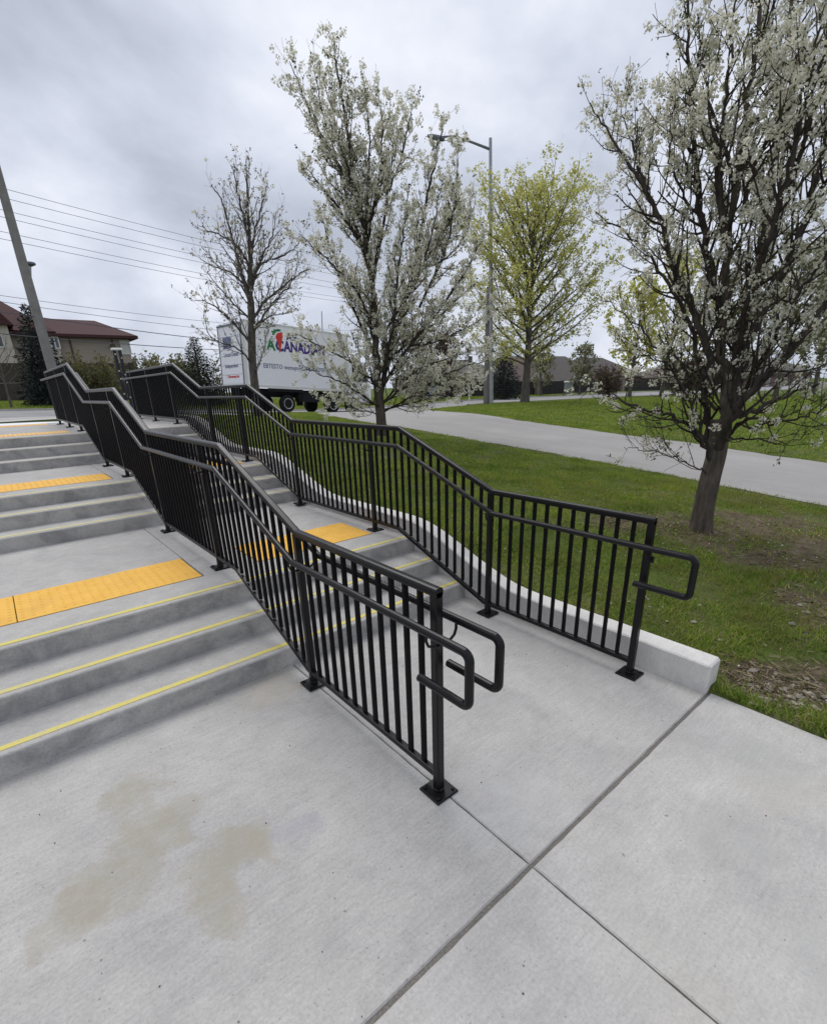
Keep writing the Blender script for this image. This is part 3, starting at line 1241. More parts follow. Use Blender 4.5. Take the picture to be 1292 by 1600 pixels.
# --- the large one near the stairs on the right
D0 = 6.25
big = [
    ([(1094, 832, 6.22), (1100, 790, 6.23), (1110, 745, 6.25), (1120, 705, 6.27), (1126, 655, 6.3)], .108, .092),
    ([(1118, 715, 6.26), (1132, 640, 6.25), (1128, 560, 6.2), (1131, 470, 6.15), (1142, 350, 6.1), (1160, 200, 6.05), (1182, 40, 6.0), (1195, -120, 6.0)], .072, .012),
    ([(1126, 690, 6.3), (1146, 600, 6.35), (1163, 500, 6.4), (1183, 420, 6.45), (1205, 280, 6.5), (1225, 120, 6.55), (1240, -60, 6.6)], .082, .012),
    ([(1122, 700, 6.2), (1150, 640, 6.0), (1195, 585, 5.9), (1240, 545, 5.85), (1292, 470, 5.8), (1350, 360, 5.8), (1400, 240, 5.8)], .06, .010),
    ([(1110, 720, 6.2), (1085, 672, 6.0), (1048, 650, 5.9), (1010, 640, 5.8), (960, 622, 5.75), (905, 606, 5.7)], .030, .005),
    ([(1112, 720, 6.3), (1104, 640, 6.45), (1092, 560, 6.6), (1070, 490, 6.7), (1030, 420, 6.8), (985, 370, 6.9), (930, 330, 7.0)], .045, .007),
    ([(1122, 600, 6.2), (1098, 520, 6.1), (1062, 440, 6.0), (1030, 340, 5.95), (1005, 290, 5.9), (960, 225, 5.9), (922, 160, 5.9)], .050, .006),
    ([(1130, 520, 6.2), (1112, 430, 6.3), (1095, 340, 6.4), (1085, 240, 6.5), (1078, 130, 6.6), (1075, 20, 6.6), (1085, -80, 6.6)], .050, .007),
    ([(1145, 600, 6.4), (1180, 510, 6.6), (1220, 430, 6.8), (1258, 340, 6.9), (1285, 220, 7.0), (1300, 80, 7.1), (1310, -60, 7.1)], .062, .010),
    ([(1135, 660, 6.3), (1180, 640, 6.5), (1225, 620, 6.7), (1280, 600, 6.8), (1340, 590, 6.9)], .035, .007),
    ([(1130, 690, 6.3), (1165, 655, 6.1), (1205, 660, 5.9), (1260, 650, 5.7), (1320, 620, 5.6)], .024, .005),
    ([(1105, 740, 6.2), (1080, 728, 6.0), (1050, 712, 5.9), (1000, 702, 5.85), (975, 698, 5.8)], .010, .003),
    ([(1150, 560, 6.3), (1170, 470, 6.0), (1200, 380, 5.7), (1235, 260, 5.5), (1262, 150, 5.4), (1280, 20, 5.4)], .05, .008),
    ([(1118, 640, 6.3), (1075, 590, 6.5), (1020, 560, 6.7), (960, 545, 6.9)], .022, .004),
    ([(1140, 400, 6.1), (1125, 300, 5.9), (1128, 200, 5.8), (1140, 90, 5.7), (1150, -30, 5.7)], .035, .006),
    ([(1190, 420, 6.5), (1215, 330, 6.8), (1222, 200, 7.0), (1210, 60, 7.2), (1205, -60, 7.2)], .035, .006),
    ([(1112, 715, 6.25), (1082, 640, 6.1), (1045, 570, 5.95), (1000, 510, 5.9), (945, 470, 5.9)], .024, .004),
    ([(1140, 650, 6.3), (1190, 560, 6.1), (1230, 490, 5.95), (1282, 410, 5.9), (1330, 330, 5.9)], .032, .006),
    ([(1150, 300, 6.1), (1120, 200, 6.3), (1098, 110, 6.4), (1090, 20, 6.5)], .025, .005),
    ([(1230, 300, 6.6), (1265, 200, 6.4), (1285, 90, 6.3), (1300, -30, 6.2)], .03, .006),
    ([(1160, 330, 6.1), (1190, 240, 5.8), (1230, 150, 5.6), (1250, 50, 5.5)], .028, .005),
    ([(1260, 340, 6.9), (1300, 260, 6.6), (1320, 150, 6.4), (1330, 20, 6.3)], .03, .006),
    ([(1095, 340, 6.4), (1060, 290, 6.2), (1045, 230, 6.1), (1055, 150, 6.1)], .018, .004),
    ([(1030, 340, 5.95), (1000, 270, 6.2), (985, 220, 6.3), (962, 150, 6.4)], .02, .004),
    ([(1130, 680, 6.3), (1185, 690, 6.1), (1230, 690, 6.0), (1285, 670, 5.9)], .014, .003),
]
tr, base, P = pear(None, big, dict(trunk_r=.07, slim=.8, s2=.082, l2=.66, ang=44, trop=.15, s3=.075, l3=.17), '')
P2 = P[P[:, 2] > base[2] + .55]
# fewer flowers low down, more towards the top
hfrac = np.clip((P2[:, 2] - 1.2) / 2.6, 0, 1)
Pb = P2[rng.random(len(P2)) < (.026 + .19 * hfrac ** 1.15)]
fb = clusters(Pb, 34, .050, .0235)
fl = clusters(pick(P2, .14), 4, .04, .034, .5, up=.01)
plant('flowering_pear_tree', base, tr, 'large multi-stemmed white flowering pear on the right near the end of the low wall', 'tree',
      'flowering pear trees', [0], [1], [2, 3], M['bark_base'], M['bark'], [('blossom', *fb, M['blossom']), ('leaf', *fl, M['pear_leaf'])], limb_n=8)
print('big pear nodes', len(P), 'clusters', len(Pb))

# --- the one in the centre on the lawn
c0 = 11.4
mid = [
    ([(597, 690, c0), (596, 665, c0), (594, 640, c0), (590, 600, c0)], .125, .10),
    ([(592, 640, c0), (588, 560, c0), (584, 480, c0), (580, 430, c0), (572, 380, 11.3), (560, 310, 11.2), (545, 220, 11.1), (530, 130, 11.0), (522, 66, 11.0)], .085, .010),
    ([(582, 440, c0), (592, 385, 11.5), (604, 320, 11.6), (612, 250, 11.7), (618, 175, 11.8)], .045, .008),
    ([(594, 620, c0), (606, 560, 11.6), (630, 480, 11.8), (650, 400, 12.0), (665, 320, 12.1), (680, 250, 12.2), (693, 188, 12.2)], .07, .009),
    ([(588, 540, c0), (570, 480, 11.1), (545, 440, 10.9), (510, 405, 10.8), (468, 365, 10.8)], .035, .006),
    ([(575, 400, 11.3), (545, 350, 11.1), (510, 300, 11.0), (478, 262, 10.9)], .032, .006),
    ([(565, 330, 11.2), (530, 260, 11.3), (492, 190, 11.4), (470, 140, 11.4), (452, 95, 11.4)], .032, .005),
    ([(596, 610, c0), (560, 575, 11.0), (520, 550, 10.8), (488, 535, 10.6), (462, 520, 10.5)], .030, .005),
    ([(597, 640, c0), (570, 620, 11.0), (535, 598, 10.7), (500, 585, 10.5), (470, 570, 10.4)], .028, .004),
    ([(598, 630, c0), (640, 600, 11.2), (690, 585, 11.0), (735, 570, 10.9), (770, 560, 10.8)], .030, .004),
    ([(600, 600, c0), (640, 540, 11.6), (690, 480, 11.8), (730, 420, 12.0), (755, 370, 12.0)], .042, .006),
    ([(640, 450, 11.8), (670, 400, 11.6), (700, 350, 11.5), (722, 300, 11.5)], .03, .006),
    ([(600, 580, c0), (615, 500, 10.9), (622, 430, 10.6), (630, 360, 10.5), (640, 290, 10.4)], .04, .006),
    ([(590, 560, c0), (560, 500, 11.9), (535, 440, 12.2), (515, 380, 12.4), (500, 330, 12.5)], .035, .006),
    ([(600, 640, c0), (660, 625, 11.8), (710, 610, 12.0), (750, 590, 12.1)], .022, .004),
    ([(595, 650, c0), (560, 640, 11.5), (530, 634, 11.6), (500, 632, 11.7)], .016, .003),
    ([(572, 380, 11.3), (575, 300, 11.0), (578, 220, 10.9), (570, 140, 10.8)], .03, .006),
    ([(660, 420, 12.0), (700, 400, 12.2), (730, 360, 12.4), (735, 300, 12.5)], .024, .005),
    ([(640, 540, 11.6), (690, 530, 11.4), (740, 505, 11.3), (780, 480, 11.2)], .024, .004),
    ([(578, 425, 11.4), (550, 335, 11.5), (524, 245, 11.6), (502, 165, 11.7), (488, 95, 11.7)], .034, .005),
    ([(572, 390, 11.3), (588, 300, 11.1), (598, 220, 11.0), (592, 150, 11.0)], .032, .005),
    ([(655, 480, 11.9), (692, 400, 11.7), (712, 310, 11.6), (716, 230, 11.6)], .032, .005),
    ([(600, 520, 11.4), (650, 440, 11.2), (675, 360, 11.1), (690, 280, 11.0)], .034, .005),
    ([(606, 560, 11.6), (660, 520, 12), (710, 470, 12.2), (748, 440, 12.3)], .028, .004),
    ([(597, 630, 11.4), (650, 580, 11.7), (700, 560, 12.0), (760, 540, 12.2)], .024, .004),
    ([(597, 645, 11.4), (640, 622, 11.2), (690, 615, 11.1), (730, 600, 11.0)], .02, .003),
    ([(560, 310, 11.2), (535, 240, 10.9), (520, 180, 10.8), (505, 120, 10.8)], .024, .004),
    ([(608, 300, 11.6), (628, 240, 11.4), (640, 190, 11.3), (645, 165, 11.3)], .02, .004),
]
tr, base, P = pear(None, mid, dict(trunk_r=.08, s2=.095, l2=.78, ang=40, trop=.15, s3=.11, l3=.22, t0=.05), '')
P2 = P[P[:, 2] > base[2] + .45]
Pb = pick(P2, .35)
fb = clusters(Pb, 18, .060, .036)
fl = clusters(pick(P2, .16), 4, .05, .05, .6, up=.01)
plant('flowering_pear_tree', base, tr, 'white flowering pear tree in the middle, right behind the right guardrail', 'tree',
      'flowering pear trees', [0], [1], [2, 3], M['bark_base'], M['bark'], [('blossom', *fb, M['blossom']), ('leaf', *fl, M['pear_leaf'])], trunk_n=12, limb_n=6)
print('mid pear nodes', len(P), 'clusters', len(Pb))

# --- the sparse one on the left in front of the truck
l0 = 14.8
left = [
    ([(402, 640, l0), (399, 610, l0), (394, 560, l0), (393, 500, l0), (392, 470, l0)], .115, .085),
    ([(392, 480, l0), (391, 420, l0), (390, 370, l0), (387, 310, l0), (384, 250, l0)], .08, .006),
    ([(394, 490, l0), (376, 420, 14.6), (360, 360, 14.5), (345, 310, 14.4), (330, 290, 14.4)], .045, .006),
    ([(394, 500, l0), (415, 470, 15), (445, 445, 15.1), (470, 425, 15.2), (486, 418, 15.2)], .04, .005),
    ([(392, 440, l0), (412, 410, 14.8), (440, 400, 14.7), (462, 385, 14.6), (472, 370, 14.6)], .03, .005),
    ([(394, 540, l0), (370, 510, 14.6), (345, 485, 14.4), (320, 470, 14.3), (300, 470, 14.2)], .034, .004),
    ([(395, 570, l0), (372, 545, 14.4), (345, 535, 14.2), (325, 520, 14.0), (318, 480, 14)], .025, .004),
    ([(391, 420, l0), (372, 385, 15), (350, 370, 15.2), (325, 360, 15.3), (308, 350, 15.3)], .034, .005),
    ([(390, 400, l0), (402, 350, 15), (412, 310, 15.1), (418, 285, 15.2)], .032, .005),
    ([(389, 370, l0), (376, 320, 14.7), (368, 280, 14.7), (366, 255, 14.7)], .03, .004),
    ([(393, 460, l0), (366, 430, 15.1), (335, 415, 15.4), (305, 400, 15.5)], .034, .004),
    ([(394, 520, l0), (420, 495, 14.5), (440, 490, 14.4), (462, 485, 14.3)], .022, .004),
    ([(393, 450, l0), (405, 410, 14.3), (425, 370, 14.1), (432, 330, 14.0)], .034, .004),
    ([(396, 590, l0), (408, 560, 14.5), (418, 520, 14.4), (425, 500, 14.3)], .016, .003),
    ([(393, 500, l0), (360, 470, 15.2), (335, 440, 15.5), (318, 420, 15.6)], .03, .004),
    ([(394, 515, l0), (430, 470, 15.5), (455, 440, 15.8), (470, 400, 16)], .034, .004),
]
tr, base, P = pear(None, left, dict(trunk_r=.07, s2=.11, l2=.85, ang=36, trop=.15, s3=.14, l3=.26, fine=.6, t0=.05), '')
P2 = P[P[:, 2] > base[2] + .4]
fb = clusters(pick(P2, .08), 8, .05, .046)
fl = clusters(pick(P2, .26), 4, .04, .045, .6)
plant('flowering_pear_tree', base, tr, 'thin young pear tree with sparse buds, trunk directly in front of the white truck', 'tree',
      'flowering pear trees', [0], [1], [2, 3], M['bark_grey'], M['bark_grey'], [('blossom', *fb, M['blossom']), ('bud', *fl, M['bud'])], trunk_n=10, limb_n=5)
print('left pear nodes', len(P))

# ------------------------------------------------------------------ other trees


def auto_tree(name, base, Ht, cb, prof, nl, label, cat, leafmat_, bark_, leaf_size, per, rad, dens, group=None, trunk_r=.14, sp2=.35, l2=.9, ang=55, trop=.10, extra=None, twigs=True, s3=0, l3=.4, lr=.02):
    tr = Tree()
    base = np.array(base, float)
    top = base + np.array([rng.normal() * .15, rng.normal() * .15, Ht])
    q = smooth_path([base, base + (top - base) * .3 + rng.normal(size=3) * .04, base + (top - base) * .65 + rng.normal(size=3) * .06, top], 6)
    t = np.linspace(0, 1, len(q))
    rr = trunk_r * (1 - t) ** .8 + .008
    rr *= 1 + .3 * np.exp(-t * 14)
    tr.tube(0, q, rr)
    for i in range(nl):
        h = cb + (1 - cb) * (i + rng.uniform(0, .8)) / nl * .97
        j = h * (len(q) - 1)
        k = min(int(j), len(q) - 2)
        p = q[k] * (1 - (j - k)) + q[k + 1] * (j - k)
        az_ = i * 2.39996 + rng.normal() * .35
        Lr = float(np.interp(h, *zip(*prof))) * rng.uniform(.78, 1.12)
        th = R(np.interp(h, [cb, 1], [ang + 10, ang - 28]))
        d = np.array([math.cos(az_) * math.sin(th), math.sin(az_) * math.sin(th), math.cos(th)])
        ln = min(Lr / max(.35, math.sin(th)), max(.5, (top[2] - p[2]) * 1.02 / max(.3, math.cos(th))))
        b_ = Tree.walk(p, d, ln, 7, trop, .07)
        r0 = min(rr[k] * .55, lr * ln + .008)
        tr.tube(1, b_, np.linspace(r0, .005, 8))

        def ch(q3, ra, rb):
            tr.nodes.append(q3[1:])
            if s3:
                tr.sprout(q3, ra, rb, s3, lambda t, p: l3, 46, 3, .03, .12, t0=.15, nseg=3)
        tr.sprout(b_, r0, .005, sp2, lambda t, p: l2 * (1.1 - .6 * t), 42, 2, .08, .12, t0=.15, child=ch, nseg=4)
    P = np.vstack(tr.nodes)
    Pk = pick(P, dens)
    fol = [('leaf', *clusters(Pk, per, rad, leaf_size), leafmat_)]
    if extra:
        fol.append(('blossom', *clusters(pick(P, extra[0]), per, rad, leaf_size * extra[2]), extra[1]))
    return plant(name, base, tr, label, cat, group, [0], [1], [2, 3] if twigs else None, bark_, bark_, fol, trunk_n=10, limb_n=5)


# yellow-green maple beside the street lamp
bx, by = 23.3, 17.0
auto_tree('maple_tree', (bx, by, Tz(bx, by) - .05), 10.2, .21, [(0.2, 4.0), (.35, 5.1), (.55, 4.6), (.75, 3.0), (.92, 1.3), (1, .5)], 60,
          'yellow-green spring maple tree on the far lawn beside the street lamp', 'tree', M['maple_leaf'], M['bark_grey'], .095, 9, .18, .33,
          trunk_r=.22, sp2=.24, l2=1.5, ang=58, trop=.035, s3=.28, l3=.5, lr=.011)


def T3(u, v, d, dz=0):
    p = at(u, v, d)
    return (p[0], p[1], Tz(p[0], p[1]) + dz)


# trees seen through and behind the large pear
bgt = [
    (985, 604, 44, 7.6, M['maple_leaf'], 'yellow-green tree behind the left side of the large pear', .55, None),
    (1035, 600, 47, 9.5, M['maple_leaf'], 'tall yellow-green tree directly behind the large pear trunk', .5, (.25, M['blossom'], 1.0)),
    (1120, 600, 50, 8.4, M['bush_leaf'], 'dull green tree behind the large pear, near the brick house', .6, None),
    (1215, 600, 40, 7.8, M['pale_leaf'], 'pale blossoming tree at the right edge behind the large pear', .55, (.35, M['blossom'], 1.0)),
    (1275, 598, 46, 7.5, M['pale_leaf'], 'pale tree at the far right edge beyond the lawn', .6, (.2, M['blossom'], 1.0)),
    (690, 622, 47, 5.0, M['red_leaf'], 'russet brown leafless tree beyond the road behind the middle pear', .7, None),
    (650, 622, 50, 5.6, M['red_leaf'], 'reddish bare tree across the road, left of the thin sign post', .7, None),
    (905, 616, 60, 4.6, M['pale_leaf'], 'small pale green tree in front of the far bungalows', .6, None),
    (845, 618, 58, 4.4, M['pale_leaf'], 'small pale tree beside the cream gable of a far bungalow', .5, None),
]
for (u, v, d, h_, mt, lb, dn, ex) in bgt:
    b3 = T3(u, v, d, -.05)
    auto_tree('garden_tree', b3, h_, .18, [(.18, h_ * .30), (.45, h_ * .36), (.75, h_ * .26), (1, .5)], 28, lb, 'tree', mt, M['bark_grey'], .20, 9, .30, dn,
              group='garden trees beyond the road', trunk_r=.13, sp2=.42, l2=1.3, extra=ex, lr=.012)


def spruce(base, Ht, Rb, label, mat, layers=26, group='dark evergreens'):
    tr = Tree()
    base = np.array(base, float)
    tr.tube(0, np.array([base, base + (0, 0, Ht * .5), base + (0, 0, Ht)]), np.array([.16, .1, .01]))
    Ps = []
    for i in range(layers):
        f = (i + .3) / layers
        z = base[2] + Ht * (.06 + .93 * f)
        Lr = Rb * (1 - f) ** .85 + .12
        nb = max(5, int(13 * (1 - f) + 5))
        for k in range(nb):
            a = 2 * math.pi * (k + rng.uniform(-.3, .3)) / nb + i * .7
            L = Lr * rng.uniform(.75, 1.1)
            d = np.array([math.cos(a), math.sin(a), .12 + .5 * f])
            p = Tree.walk((base[0], base[1], z), d, L, 5, -.10 + .12 * f, .04)
            p[-1][2] += .06 * L
            tr.tube(1, p, np.linspace(.02, .004, 6))
            m_ = max(6, int(L * 16))
            t = rng.uniform(.12, 1, m_)
            idx = t * 5
            j = np.minimum(idx.astype(int), 4)
            q = p[j] * (1 - (idx - j))[:, None] + p[j + 1] * (idx - j)[:, None]
            side = np.array([-math.sin(a), math.cos(a), 0])
            q = q + side * (rng.uniform(-1, 1, m_) * .22 * L * (1.05 - t))[:, None]
            q[:, 2] -= rng.uniform(0, .16, m_)
            Ps.append(q)
    P = np.vstack(Ps)
    n = len(P)
    # needle sprays: long narrow quads, near level, pointing outward and drooping
    out_ = P - base
    out_[:, 2] = 0
    out_ /= np.linalg.norm(out_, axis=1, keepdims=True) + 1e-6
    out_ = out_ + rng.normal(size=(n, 3)) * .45
    out_[:, 2] -= .25
    out_ /= np.linalg.norm(out_, axis=1, keepdims=True)
    sd_ = np.cross(out_, rng.normal(size=(n, 3)))
    sd_ /= np.linalg.norm(sd_, axis=1, keepdims=True) + 1e-6
    ln = rng.uniform(.16, .34, n)[:, None] * (Ht / 7)
    wd = rng.uniform(.035, .07, n)[:, None] * (Ht / 7)
    V_ = np.stack([P, P + out_ * ln * .5 + sd_ * wd, P + out_ * ln, P + out_ * ln * .5 - sd_ * wd], 1).reshape(-1, 3)
    return plant('spruce_tree', base, tr, label, 'tree', group, [0], None, [1], M['bark_grey'], M['bark_grey'],
                 [('needles', V_, np.arange(n * 4).reshape(n, 4), mat)])


spruce(T3(82, 632, 38, -.1), 5.6, 1.6, 'dark spruce tree beside the left utility pole in front of the maroon-roofed building', M['needle'], 30)
spruce(T3(318, 625, 40, -.1), 4.6, 1.9, 'dark green spruce just left of the white truck', M['needle_green'], 26)
spruce(T3(786, 622, 45, -.1), 4.7, 1.75, 'dark spruce behind the street lamp on the far side of the road', M['needle'], 24)
spruce(T3(237, 615, 62, -.1), 4.2, 1.2, 'small far spruce seen between the two guardrails', M['needle'], 18)


def shrub(base, Ht, Wd, label, mat, n=26, leaf=.12, dens=.6, group='shrubs across the road', cat='shrub', nm='shrub'):
    tr = Tree()
    base = np.array(base, float)
    for i in range(n):
        a = rng.uniform(0, 2 * math.pi)
        th = R(rng.uniform(5, 38))
        d = np.array([math.cos(a) * math.sin(th), math.sin(a) * math.sin(th), math.cos(th)])
        o = base + np.array([rng.normal() * Wd * .18, rng.normal() * Wd * .12, 0])
        q = Tree.walk(o, d, Ht * rng.uniform(.7, 1.05), 7, .03, .07)
        tr.tube(0 if i == 0 else 1, q, np.linspace(.03, .006, 8))

        def ch(q3, ra, rb):
            tr.nodes.append(q3)
        tr.sprout(q, .03, .006, .22, lambda t, p: Wd * .22, 40, 2, .04, .12, t0=.12, child=ch, nseg=3)
    P = np.vstack(tr.nodes)
    f = clusters(pick(P, dens), 5, leaf * 1.2, leaf)
    return plant(nm, base, tr, label, cat, group, [0], [1], [2], M['bark_grey'], M['bark_grey'], [('leaf', *f, mat)], trunk_n=6, limb_n=4)


shrub(T3(118, 631, 39, -.05), 2.8, 3.0, 'olive green willow-like bush in front of the dark wall, right of the left spruce', M['bush_leaf'], 34)
shrub(T3(163, 630, 38.5, -.05), 2.7, 3.0, 'olive green bush in front of the dark wall, left of the twin dark post', M['bush_leaf'], 34)
shrub(T3(225, 618, 55, -.05), 3.4, 4.5, 'pale hazy bush far off between the two guardrails', M['pale_leaf'], 26, .2)
shrub(T3(275, 618, 50, -.05), 2.9, 4.0, 'pale green bush beside the spruce left of the truck', M['bush_leaf'], 26, .2)
shrub(T3(300, 618, 60, -.05), 3.4, 4.5, 'far pale bush rising behind the right guardrail', M['pale_leaf'], 22, .2)
shrub(T3(950, 612, 50, -.05), 2.6, 2.6, 'brownish bush in front of the far dark fence, left of the large pear', M['red_leaf'], 22, .16)
shrub(T3(1065, 606, 52, -.05), 3.2, 3.4, 'dull brown bush behind the large pear trunk by the fence', M['red_leaf'], 24, .16)
auto_tree('garden_tree', T3(17, 633, 36, -.05), 3.6, .35, [(.35, 1.1), (.6, 1.3), (.85, .9), (1, .3)], 18, 'small leafless tree at the left edge in front of the dark wall', 'tree',
          M['bud'], M['bark_grey'], .06, 3, .12, .3, group='garden trees beyond the road', trunk_r=.06, sp2=.3, l2=.6)

# ------------------------------------------------------------------ grass blades


def density_keep(x, y):
    k = np.ones(len(x))
    for (a, b_, r) in BARE:
        d = np.hypot(x - a, y - b_) / r + .5 * np.sin(x * 4 + y * 3) * np.sin(y * 5.3 - x)
        k *= np.clip((d - .55) * 1.4, .20, 1)
    # thin, uneven turf
    n_ = np.sin(x * 2.3 + 1.9 * np.sin(y * 1.7)) * np.sin(y * 2.9 + 1.3 * np.sin(x * 1.9 + 2)) + .6 * np.sin(x * 5.7 + y * 4.1) * np.sin(y * 6.3 - x * 2.2)
    k *= np.where((x < 7.5) & (y < 9), np.clip(.80 + .42 * n_, .22, 1), 1)
    # worn strip along the driveway
    dd = np.abs(x - drive_near(y))
    k *= np.where(dd < .2, .35, 1)
    return k


def blades(x0, x1, y0, y1, per_m2, hgt, wid, name, cond):
    n = int((x1 - x0) * (y1 - y0) * per_m2)
    x = rng.uniform(x0, x1, n)
    y = rng.uniform(y0, y1, n)
    ok = cond(x, y) & ~hard(x, y, .05)
    # clumping
    cl = .55 + .45 * np.sin(x * 7.3 + 1.7 * np.sin(y * 5.1)) * np.sin(y * 6.7 + 1.3 * np.sin(x * 4.3))
    ok &= rng.random(n) < density_keep(x, y) * (.45 + .55 * cl)
    x, y, cl = x[ok], y[ok], cl[ok]
    n = len(x)
    z = T(x, y) - .006
    a = rng.uniform(0, 2 * math.pi, n)
    h = hgt * rng.uniform(.45, 1.3, n) * (.65 + .6 * cl)
    w_ = wid * rng.uniform(.7, 1.3, n)
    lean = rng.normal(size=(n, 2)) * h[:, None] * .55
    b1 = np.stack([x - np.cos(a) * w_, y - np.sin(a) * w_, z], 1)
    b2 = np.stack([x + np.cos(a) * w_, y + np.sin(a) * w_, z], 1)
    tp = np.stack([x + lean[:, 0], y + lean[:, 1], z + h], 1)
    V_ = np.stack([b1, b2, tp], 1).reshape(-1, 3)
    o = obj_np(name, V_, np.arange(n * 3).reshape(n, 3), M['grass'], kind='stuff')
    return o


o = blades(1.795, 7.6, -4.0, 4.0, 9500, .042, .0050, 'grass', lambda x, y: (x > 1.91) | (y < -1.31))
o['label'] = 'short green lawn grass between the low wall and the driveway'
o = blades(1.80, 1.97, -4.0, -1.33, 5200, .062, .0048, 'grass', lambda x, y: x > 1.8)
o['label'] = 'longer grass fringe hanging over the sidewalk edge'
o = blades(1.86, 12.5, 4.0, 19, 3000, .042, .007, 'grass', lambda x, y: (x > 1.91) & ~((x < 5.05) & (y > 12.15) & (y < 17.2)))
o['label'] = 'green lawn grass on the slope up to the road'
o = blades(11, 40, -8, 19, 560, .05, .016, 'grass', lambda x, y: x > 11.3)
o['label'] = 'green lawn grass on the far side of the driveway'
o = blades(-14, 48, 27.3, 41.6, 220, .07, .03, 'grass', lambda x, y: y > road_far(x) + .2)
o['label'] = 'grass verge along the far side of the road'

# pale stones and wood chips along the sidewalk edge
n = 560
ctrs = [(2.0, -1.6, .11), (2.12, -1.85, .16), (2.05, -2.2, .18), (2.3, -2.7, .3), (3.5, -1.55, .22), (2.5, -.9, .2), (2.45, -.4, .15), (5.2, -1.6, .5), (3.0, -.2, .6), (3.2, 1.0, .8)]
wts = np.array([90, 150, 110, 60, 40, 20, 12, 24, 10, 10], float)
pk = rng.choice(len(ctrs), n, p=wts / wts.sum())
b = MB()
octv = [(1, 0, 0), (0, 1, 0), (-1, 0, 0), (0, -1, 0), (.1, .1, .55), (-.1, 0, -.4)]
octf = [(0, 1, 4), (1, 2, 4), (2, 3, 4), (3, 0, 4), (1, 0, 5), (2, 1, 5), (3, 2, 5), (0, 3, 5)]
for i in range(n):
    c = ctrs[pk[i]]
    x, y = c[0] + rng.normal() * c[2], c[1] + rng.normal() * c[2]
    if x < 1.82 or (y > -1.3 and x < 1.95):
        continue
    s_ = abs(rng.normal()) * .011 + .006
    a = rng.uniform(0, 6.28)
    z = Tz(x, y) + s_ * .25
    v = []
    for (p, q_, r_) in octv:
        p, q_ = p * rng.uniform(.7, 1.5), q_ * rng.uniform(.6, 1.1)
        v.append((x + s_ * (p * math.cos(a) - q_ * math.sin(a)), y + s_ * (p * math.sin(a) + q_ * math.cos(a)), z + s_ * r_))
    b.add(v, octf)
b.build('gravel', M['gravel'], kind='stuff', label='pale stones and chips lying in the bare soil beside the sidewalk')

n = 5200
bi = rng.choice(len(BARE), n)
bc = np.array(BARE)[bi]
sxp = bc[:, 0] + rng.normal(size=n) * bc[:, 2] * .62
syp = bc[:, 1] + rng.normal(size=n) * bc[:, 2] * .62
ok = ((sxp > 1.93) & (syp > -1.28)) | ((sxp > 1.83) & (syp < -1.32))
ok &= ~hard(sxp, syp, -.05)
sxp, syp = sxp[ok], syp[ok]
n = len(sxp)
a = rng.uniform(0, 2 * math.pi, n)
ln = rng.uniform(.012, .045, n)
wd = rng.uniform(.0012, .0034, n)
zz = T(sxp, syp) + rng.uniform(.002, .016, n)
dx, dy = np.cos(a), np.sin(a)
V_ = np.stack([np.stack([sxp - dx * ln - dy * wd, syp - dy * ln + dx * wd, zz], 1), np.stack([sxp - dx * ln + dy * wd, syp - dy * ln - dx * wd, zz], 1),
               np.stack([sxp + dx * ln + dy * wd, syp + dy * ln - dx * wd, zz + rng.normal(size=n) * .006], 1), np.stack([sxp + dx * ln - dy * wd, syp + dy * ln + dx * wd, zz + .001], 1)], 1).reshape(-1, 3)
obj_np('dry_straw', V_, np.arange(n * 4).reshape(n, 4), leafmat('dry_straw', [(0, (.07, .052, .034)), (.5, (.17, .135, .08)), (1, (.30, .25, .16))], .1),
       kind='stuff', label='dry grass straw and litter lying on the bare soil round the large pear')
n = 2600
xp = np.concatenate([rng.normal(4.7, 1.5, n), rng.normal(5.4, 1.5, 900)])
yp = np.concatenate([rng.normal(-.1, 1.4, n), rng.normal(7.1, 1.5, 900)])
ok = ((xp > 1.92) & (yp > -1.2)) | ((xp > 1.82) & (yp < -1.3))
ok &= ~((xp < 1.95) & (yp > -1.3))
ok &= rng.random(len(xp)) < .16
xp, yp = xp[ok], yp[ok]
V_, F_ = scatter_quads(np.stack([xp, yp, T(xp, yp) + .022], 1), .014)
obj_np('fallen_petals', V_, F_, M['blossom'], kind='stuff', label='white petals fallen on the grass under the pear trees')
n = 110
xp, yp = rng.uniform(-1.7, 1.7, n), rng.uniform(-2.6, .7, n)
V_, F_ = scatter_quads(np.stack([xp, yp, np.full(n, .0025)], 1), .007)
obj_np('grit', V_, F_, M['bark'], kind='stuff', label='tiny dark specks of grit on the pavement')

# ------------------------------------------------------------------ white box truck
M['white'] = plain('white_panel', (.82, .83, .85), .45, .4, var=.02)
M['white2'] = plain('off_white_trim', (.66, .66, .62), .5, .4, var=.03)
M['tyre'] = plain('tyre_rubber', (.018, .018, .019), .9, .2)
M['rim'] = plain('white_steel_rim', (.48, .48, .47), .5, .5, .2)
M['under'] = plain('dark_chassis', (.016, .016, .018), .8, .2)
M['glass'] = plain('dark_glass', (.02, .025, .03), .1, .6)
M['txt_green'] = plain('green_print', (.02, .22, .07), .5, .3, var=.02)
M['txt_purple'] = plain('purple_print', (.08, .04, .22), .5, .3, var=.02)
M['txt_red'] = plain('red_print', (.62, .05, .04), .5, .3, var=.02)
M['txt_blue'] = plain('navy_print', (.03, .05, .18), .5, .3, var=.02)
M['txt_grey'] = plain('grey_blue_print', (.16, .19, .28), .5, .3, var=.02)
yaw, pit = math.atan2(.78, 7.12), math.atan(.47 / 7.16)
trk = empty('box_truck', (8.97, 22.90, .815), 'white box truck with green and purple lettering on the road behind the trees', 'truck', rot=(0, pit, yaw))
b = MB()
b.box(0, 6.4, 0, 2.5, 1.28, 4.16, 0, .03)
